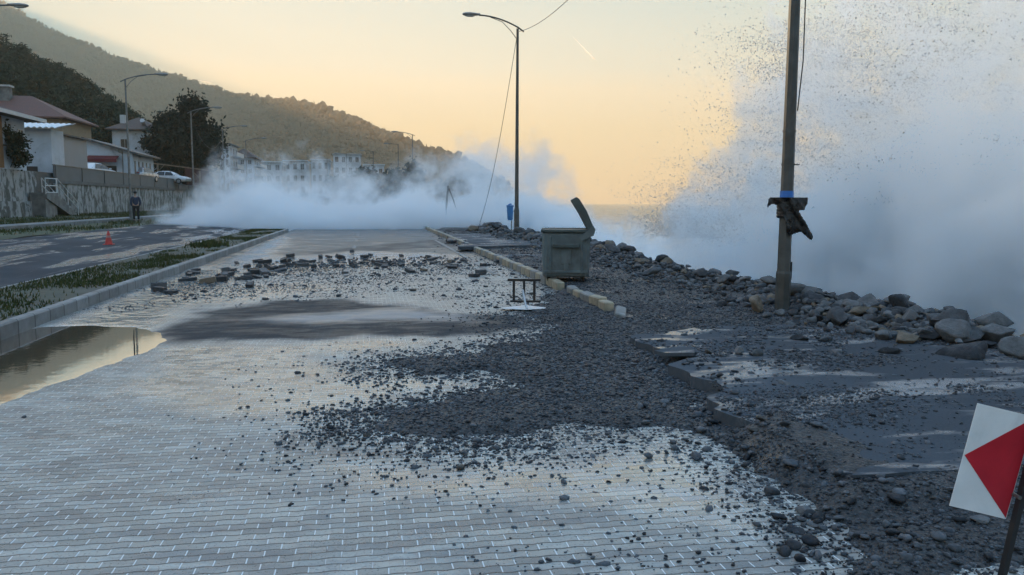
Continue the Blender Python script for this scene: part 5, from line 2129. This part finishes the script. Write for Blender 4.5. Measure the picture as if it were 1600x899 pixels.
def car(loc, rz, label, paint, van=False, lit=False):
    r = thing('parked_car' if not lit else 'oncoming_van', loc, label, 'van' if van else 'car', rz)
    L, Wd = (4.35, 1.72) if not van else (4.9, 1.9)
    if van:
        sec = [(-2.45, .35, .9, 1.0, .80), (-2.4, .32, 1.0, 1.95, .72), (-1.2, .30, 1.0, 2.05, .72), (.6, .30, 1.0, 2.03, .72), (1.25, .30, 1.0, 1.75, .74), (1.75, .30, 1.0, 1.15, .9), (2.35, .33, .97, .95, .93), (2.45, .45, .9, .75, .95)]
    else:
        sec = [(-2.17, .40, .88, .70, .95), (-2.08, .30, .97, .93, .90), (-1.55, .28, 1.0, .97, .88), (-1.05, .26, 1.0, 1.34, .70), (-.55, .26, 1.0, 1.43, .66), (.15, .26, 1.0, 1.41, .66), (.62, .26, 1.0, 1.22, .74), (1.05, .26, 1.0, .93, .90), (1.75, .28, .98, .83, .92), (2.08, .32, .93, .70, .93), (2.17, .42, .85, .56, .95)]
    mb = MB()
    vs = []
    hw = Wd / 2
    for x, zb, wf, zt, tw_ in sec:
        belt = min(zt - .02, .90)
        w = hw * wf
        ring = [(-w * .92, zb), (-w, zb + .14), (-w, (zb + belt) / 2), (-w * .985, belt), (-w * tw_ - (1 - tw_) * .0, zt - .05), (-w * tw_ * .85, zt), (0, zt + .02)]
        ring += [(-a, b_) for a, b_ in ring[-2::-1]]
        vs += [(x, a, b_) for a, b_ in ring]
    n = 13
    fs = []
    for i in range(len(sec) - 1):
        for j in range(n):
            a, b_ = i * n + j, i * n + (j + 1) % n
            fs.append((a, b_, b_ + n, a + n))
    fs.append(tuple(range(n)))
    fs.append(tuple(range((len(sec) - 1) * n, len(sec) * n)))
    mb.add(vs, fs)
    body = mb.build('body', paint, r, smooth=True)

    def glass(pts, name):
        g = MB()
        c = sum((Vector(p) for p in pts), Vector()) / len(pts)
        nn = (Vector(pts[1]) - Vector(pts[0])).cross(Vector(pts[2]) - Vector(pts[0])).normalized()
        if nn.dot(c - Vector((0, 0, .6))) < 0:
            nn = -nn
        slab3(g, [Vector(p) for p in pts], nn, .02, -.004)
        g.build(name, GLASSM, r)
    for s_ in (-1, 1):
        if van:
            glass([(.55, s_ * hw * .99, 1.0), (1.45, s_ * hw * .95, 1.05), (1.15, s_ * hw * .80, 1.66), (.55, s_ * hw * .76, 1.85)], 'side_window')
        else:
            glass([(-1.30, s_ * hw * .985, .93), (-.25, s_ * hw * .985, .93), (-.25, s_ * hw * .70, 1.36), (-.90, s_ * hw * .73, 1.33)], 'side_window')
            glass([(-.18, s_ * hw * .985, .93), (.92, s_ * hw * .965, .92), (.40, s_ * hw * .75, 1.28), (-.18, s_ * hw * .70, 1.36)], 'side_window')
    if van:
        glass([(1.30, -.66, 1.70), (1.30, .66, 1.70), (1.72, .76, 1.19), (1.72, -.76, 1.19)], 'windscreen')
    else:
        glass([(.22, -.54, 1.38), (.22, .54, 1.38), (1.00, .70, .96), (1.00, -.70, .96)], 'windscreen')
        glass([(-.62, -.54, 1.41), (-.62, .54, 1.41), (-1.50, .70, .98), (-1.50, -.70, .98)], 'rear_window')
    xf = 2.13 if not van else 2.44
    for s_ in (-1, 1):
        b = MB()
        b.box((xf - .04, s_ * hw * .66, .64 if not van else .72), (.10, .34, .15), bev=.02)
        b.build('headlight', LIT if lit else HEADL, r)
        b = MB()
        b.box((-xf + .04, s_ * hw * .70, .78), (.10, .26, .16), bev=.02)
        b.build('tail_light', REDL, r)
    for sx in (-1.32, 1.30):
        for s_ in (-1, 1):
            b = MB()
            b.tube([(sx, s_ * (hw - .18), .31), (sx, s_ * (hw + .012), .31)], .31, 18)
            w = b.build('wheel', TYRE, r)
            b = MB()
            b.tube([(sx, s_ * (hw - .02), .31), (sx, s_ * (hw + .022), .31)], .19, 14)
            b.build('rim', CSILV, w)
    for s_ in (-1, 1):
        b = MB()
        b.box((.80 if not van else 1.3, s_ * (hw + .09), .97), (.10, .18, .12), bev=.02)
        b.build('mirror', paint, r)
    return r


q = AT(265, 284, 90)
car((q.x, q.y, TERR), R(-8), 'white saloon car parked on the terrace below the dark tree', CWHITE)
q = AT(149, 275, 72)
car((q.x, q.y, TERR), R(75), 'white car on the terrace in front of the garage, only its roof showing', CWHITE)
q = AT(222, 280, 80)
car((q.x, q.y, TERR), R(80), 'silver car behind the parapet, left of the white saloon', CSILV)
q = AT(322, 290, 100)
car((q.x, q.y, TERR), R(100), 'dark car half hidden behind the parapet under the dark tree', CDARK)
q = AT(366, 314, 118)
car((q.x, q.y, .1), R(-90), 'oncoming white van with lit headlights at the far end of the wall', CWHITE, True, True)

# ================================================================== PERGOLA
PW = M('weathered_pergola_timber', (.17, .125, .085), .75, .3, 4)
pa_, pb_ = AT(246, 256, 92), AT(312, 267, 92)
pg_ = thing('pergola', (pa_.x, pa_.y, TERR), 'simple timber pergola frame in front of the dark tree', 'pergola')
for q in (pa_, pb_):
    b = MB()
    b.bb((q.x - .08, q.y - .08, TERR), (q.x + .08, q.y + .08, q.z - .02))
    wpart(b, 'post', PW, pg_)
for k, dy in enumerate((-.12, .12)):
    b = MB()
    b.tube([pa_ + Vector((-.5, dy, .05)), pb_ + Vector((.9, dy, .05))], .085, 4)
    wpart(b, 'beam', PW, pg_)
for q, s_ in ((pa_, 1), (pb_, -1)):
    b = MB()
    b.tube([q + Vector((0, 0, -.9)), q + Vector((s_ * .8, 0, -.06))], .05, 4)
    wpart(b, 'brace', PW, pg_)
b = MB()
b.bb((pa_.x + 2.5, pa_.y + 2, TERR), (pb_.x + .5, pa_.y + 2.3, TERR + 2.0))
tag(b.build('screen_fence', M('dark_red_fence_boards', (.055, .022, .02), .8, .3, 3)), 'dark reddish board fence under the dark tree behind the pergola', 'fence')


# ================================================================== TREES AND BUSHES
def leafy(name, base, h, rx, label, cat, mat, n, leaf, seed, trunk=True, shape='round', clumps=60, group=None, lobes=None, tr=.14):
    rg = np.random.default_rng(seed)
    r = thing(name, base, label, cat, 0, group)
    C_ = []
    z0 = .16 * h if trunk else .04 * h
    for k in range(clumps):
        for _ in range(50):
            p = rg.uniform(-1, 1, 3)
            if shape == 'cone':
                t = (p[2] + 1) / 2
                ok = math.hypot(p[0], p[1]) < (1 - t) ** .8 * .95 + .05
            else:
                ok = np.linalg.norm(p) < 1 and np.linalg.norm(p) > .25
            if ok:
                break
        C_.append((p[0] * rx * .85, p[1] * rx * .85, z0 + (p[2] + 1) / 2 * (h - z0) * .95))
    if lobes:
        C_ += lobes
    C_ = np.array(C_)
    idx = rg.integers(0, len(C_), n)
    P = C_[idx] + rg.normal(size=(n, 3)) * np.array([rx, rx, h * .5]) * .13
    P[:, 2] = np.maximum(P[:, 2], .02 * h)
    d = rg.normal(size=(n, 3))
    d /= np.linalg.norm(d, axis=1)[:, None]
    e = np.cross(d, rg.normal(size=(n, 3)))
    e /= np.linalg.norm(e, axis=1)[:, None]
    s = leaf * rg.uniform(.5, 1.4, n)[:, None]
    co = np.stack([P - d * s, P + e * s * .55, P + d * s, P - e * s * .55], 1).reshape(-1, 3)
    me = raw_mesh('foliage', co, np.arange(4 * n).reshape(n, 4))
    me.materials.append(mat)
    o = bpy.data.objects.new('foliage', me)
    COL.objects.link(o)
    o.parent = r
    b = MB()
    if trunk:
        b.tube([(0, 0, -.2), (.05, 0, h * .3), (0, .05, h * .85)], [tr, tr * .75, tr * .2], 8)
        for k in range(9):
            c = C_[rg.integers(0, clumps)]
            zz = h * rg.uniform(.2, .55)
            b.tube([(0, 0, zz), (c[0] * .5, c[1] * .5, zz + (c[2] - zz) * .6), tuple(c)], [tr * .4, tr * .25, tr * .08], 5)
    else:
        for k in range(10):
            c = C_[rg.integers(0, len(C_))]
            b.tube([(c[0] * .15, c[1] * .15, -.1), (c[0] * .5, c[1] * .5, c[2] * .6), tuple(c)], [tr * .5, tr * .35, tr * .1], 5)
    b.build('trunk' if trunk else 'stems', M('dark_bark', (.035, .028, .022), .9, .3, 4), r)
    return r


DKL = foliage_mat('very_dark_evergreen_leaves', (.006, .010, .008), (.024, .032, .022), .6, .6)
BSL = foliage_mat('dark_bush_leaves', (.010, .016, .010), (.035, .045, .026), .6, 1.0)
FBL = foliage_mat('coastal_shrub_leaves', (.018, .026, .020), (.05, .06, .042), .7, .5)
q = AT(290, 290, 112)
spk = [(1.3 + random.gauss(0, .35), random.gauss(0, .35), 10.2 + k * .16) for k in range(9)]
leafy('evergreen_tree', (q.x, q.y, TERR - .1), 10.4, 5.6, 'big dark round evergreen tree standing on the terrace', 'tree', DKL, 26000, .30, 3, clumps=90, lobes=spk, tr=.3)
q = AT(30, 276, 48.5)
leafy('bush', (WLAT - .35, q.y, 3.3), 2.7, 1.45, 'dark leafy bush hanging over the tall old wall', 'bush', BSL, 5200, .11, 4, trunk=False, clumps=40, tr=.07)
for i, (px, pyt, D, rx, lb_) in enumerate([(575, 264, 84, 3.2, 'low dark shrub left of the others above the far spray'), (610, 262, 88, 3.0, 'low dark shrub between the lamp posts above the far spray'), (540, 272, 90, 3.0, 'faint low shrub at the left end of the shrubs in the spray')]):
    q = AT(px, pyt, D)
    leafy('shrub', (q.x, q.y, 0), q.z, rx, lb_, 'shrub', FBL, 5000, .22, 20 + i, trunk=False, clumps=40, tr=.1)
q = AT(645, 252, 80)
leafy('conifer_shrub', (q.x, q.y, 0), q.z, 2.3, 'pointed dark evergreen beside the pale lamp post in the far spray', 'tree', FBL, 7000, .22, 31, shape='cone', clumps=60)
q = AT(735, 268, 92)
leafy('shrub', (q.x, q.y, 0), q.z, 4.2, 'wide pale shrub behind the bare tree in the far spray', 'shrub', FBL, 7000, .24, 33, trunk=False, clumps=50, tr=.1)


def bare_tree(base, h, label, seed, lean=(0, 0)):
    rg = random.Random(seed)
    r = thing('bare_tree', base, label, 'tree')
    tk = MB()
    tw_ = MB()

    def grow(p, d, L, rad, lev, mb):
        n = 4
        pts, rs = [p], [rad]
        for i in range(n):
            d = (d + Vector((rg.gauss(0, .22), rg.gauss(0, .22), rg.gauss(0.02, .15)))).normalized()
            p = p + d * L / n
            pts.append(p)
            rs.append(rad * (1 - .6 * (i + 1) / n))
        mb.tube(pts, rs, 5 if lev < 2 else 3)
        if lev < 4:
            for k in range(3 if lev else 4):
                i = rg.randint(1 + (lev == 0), n)
                dd = (d + Vector((rg.gauss(0, .8), rg.gauss(0, .8), rg.uniform(-.1, .7)))).normalized()
                grow(pts[i], dd, L * rg.uniform(.5, .75), rs[i] * .65, lev + 1, tw_)
    grow(Vector((0, 0, -.2)), Vector((lean[0], lean[1], 1)).normalized(), h * .48, h * .028, 0, tk)
    bk = M('bare_branch_bark', (.09, .08, .07), .9, .3, 4)
    tk.build('trunk', bk, r)
    tw_.build('branches', bk, r)
    return r


q = AT(690, 330, 66)
bare_tree((q.x, q.y, 0), 4.6, 'leafless crooked tree standing in the far spray', 5, (.1, 0))
q = AT(742, 330, 74)
bare_tree((q.x, q.y, 0), 3.8, 'smaller leafless tree right of the crooked one, fading in the spray', 9, (.2, 0))
q = AT(222, 262, 100)
bare_tree((q.x, q.y, TERR), 4.2, 'leafless bush-like tree beside the garage, left of the dark tree', 12)
q = AT(342, 290, 108)
bare_tree((q.x, q.y, TERR - .1), 3.6, 'pale twiggy tree between the dark tree and the apartment block', 14)

# ================================================================== PERSON on the verge
q = AT(213, 343, 47.2)
pz = .30 + (-12 - q.x) * .034 + .05
per = thing('person', (q.x, q.y, pz), 'person in a blue jacket and dark trousers standing by the verge lamp post', 'person', rz=R(20))


def skinned(name, chains, mat, parent, sub=2):
    """chains: list of lists of (co, radius); first vertex of first chain is the root; joints shared by position"""
    vs, es, rs = [], [], []
    key = {}
    for ch_ in chains:
        prev = None
        for co, r_ in ch_:
            k = tuple(round(c, 4) for c in co)
            if k not in key:
                key[k] = len(vs)
                vs.append(co)
                rs.append(r_)
            i = key[k]
            if prev is not None:
                es.append((prev, i))
            prev = i
    me = bpy.data.meshes.new(name)
    me.from_pydata(vs, es, [])
    o = bpy.data.objects.new(name, me)
    COL.objects.link(o)
    m = o.modifiers.new('skin', 'SKIN')
    for i, sv in enumerate(me.skin_vertices[0].data if me.skin_vertices else []):
        pass
    if not me.skin_vertices:
        bm = bmesh.new()
        bm.from_mesh(me)
        bm.verts.layers.skin.verify()
        bm.to_mesh(me)
        bm.free()
    for i, sv in enumerate(me.skin_vertices[0].data):
        sv.radius = (rs[i], rs[i]) if not hasattr(rs[i], '__len__') else rs[i]
        sv.use_root = (i == 0)
    m2 = o.modifiers.new('sub', 'SUBSURF')
    m2.levels = m2.render_levels = sub
    me.materials.append(mat)
    o.parent = parent
    return o


SKIN = M('skin', (.30, .19, .14), .6, .1, 8)
JACK = M('blue_jacket_cloth', (.02, .034, .07), .8, .2, 8)
TROU = M('dark_trouser_cloth', (.012, .013, .017), .85, .2, 8)
HAIR = M('dark_hair', (.012, .010, .009), .7, .2, 20)
pel, ch_, nk = (0, 0, .95), (0, .01, 1.28), (0, .015, 1.47)
body = skinned('body', [[(pel, (.15, .11)), ((0, .0, 1.1), (.15, .11)), (ch_, (.17, .115)), ((0, .01, 1.42), (.10, .08)), (nk, .055), ((0, .03, 1.56), .06), ((0, .035, 1.64), (.078, .095)), ((0, .03, 1.72), (.06, .07))],
                       [(pel, (.15, .11)), ((-.10, 0, .88), .095), ((-.11, .02, .5), .062), ((-.11, 0, .09), .042), ((-.12, .13, .04), .036)],
                       [(pel, (.15, .11)), ((.10, 0, .88), .095), ((.12, .02, .5), .062), ((.13, 0, .09), .042), ((.14, .13, .04), .036)],
                       [((0, .01, 1.42), (.10, .08)), ((-.19, 0, 1.40), .062), ((-.25, -.03, 1.12), .048), ((-.21, .06, .92), .036), ((-.16, .10, .88), .035)],
                       [((0, .01, 1.42), (.10, .08)), ((.19, 0, 1.40), .062), ((.25, -.03, 1.12), .048), ((.21, .06, .92), .036), ((.16, .10, .88), .035)]], SKIN, per)
skinned('jacket', [[((0, 0, .90), (.175, .135)), ((0, .0, 1.1), (.165, .13)), (ch_, (.185, .135)), ((0, .01, 1.42), (.115, .095)), (nk, (.07, .07))],
                   [((0, .01, 1.42), (.115, .095)), ((-.19, 0, 1.40), .078), ((-.25, -.03, 1.12), .064), ((-.20, .06, .93), .056), ((-.14, .10, .89), .045)],
                   [((0, .01, 1.42), (.115, .095)), ((.19, 0, 1.40), .078), ((.25, -.03, 1.12), .064), ((.20, .06, .93), .056), ((.14, .10, .89), .045)]], JACK, per)
skinned('trousers', [[((0, 0, .95), (.165, .125)), ((-.10, 0, .86), .108), ((-.11, .02, .5), .078), ((-.11, 0, .10), .062)],
                     [((0, 0, .95), (.165, .125)), ((.10, 0, .86), .108), ((.12, .02, .5), .078), ((.13, 0, .10), .062)]], TROU, per)
b = MB()
b.ico((0, .015, 1.705), .105, 3, .02, (.92, 1.05, .86))
b.build('hair', HAIR, per, smooth=True)
for s_ in (-1, 1):
    b = MB()
    b.tube([(s_ * .12, -.06, .04), (s_ * .125, .05, .05), (s_ * .13, .17, .03)], 0, 8, flat=[(.05, .045), (.05, .05), (.025, .04)], up=(0, 0, 1))
    b.build('shoe', TROU, per, smooth=True)

# ================================================================== vapour trails high above the sea
TRAIL = NT('sunlit_vapour_trail')
TRAIL.bsdf((.85, .85, .85), 1.0, 0, 0)
for (a, b, lb_) in (((896, 58), (930, 93), 'short bright vapour trail in the sky right of the tall lamp post'), ((305, 125), (331, 130), 'tiny vapour trail over the hill slope at the upper left'), ((424, 150), (449, 157), 'tiny vapour trail just above the middle of the hill ridge')):
    p_, q_ = AT(a[0], a[1], 7000), AT(b[0], b[1], 6600)
    mb = MB()
    k = 12
    pts = [p_.lerp(q_, i / k) + Vector((random.gauss(0, 2), 0, random.gauss(0, 2))) for i in range(k + 1)]
    mb.tube(pts, [1.0 + 6.5 * (i / k) ** .8 * (1 if i < k else .3) for i in range(k + 1)], 8)
    tag(mb.build('vapour_trail', TRAIL.m, smooth=True), lb_, 'vapour trail')
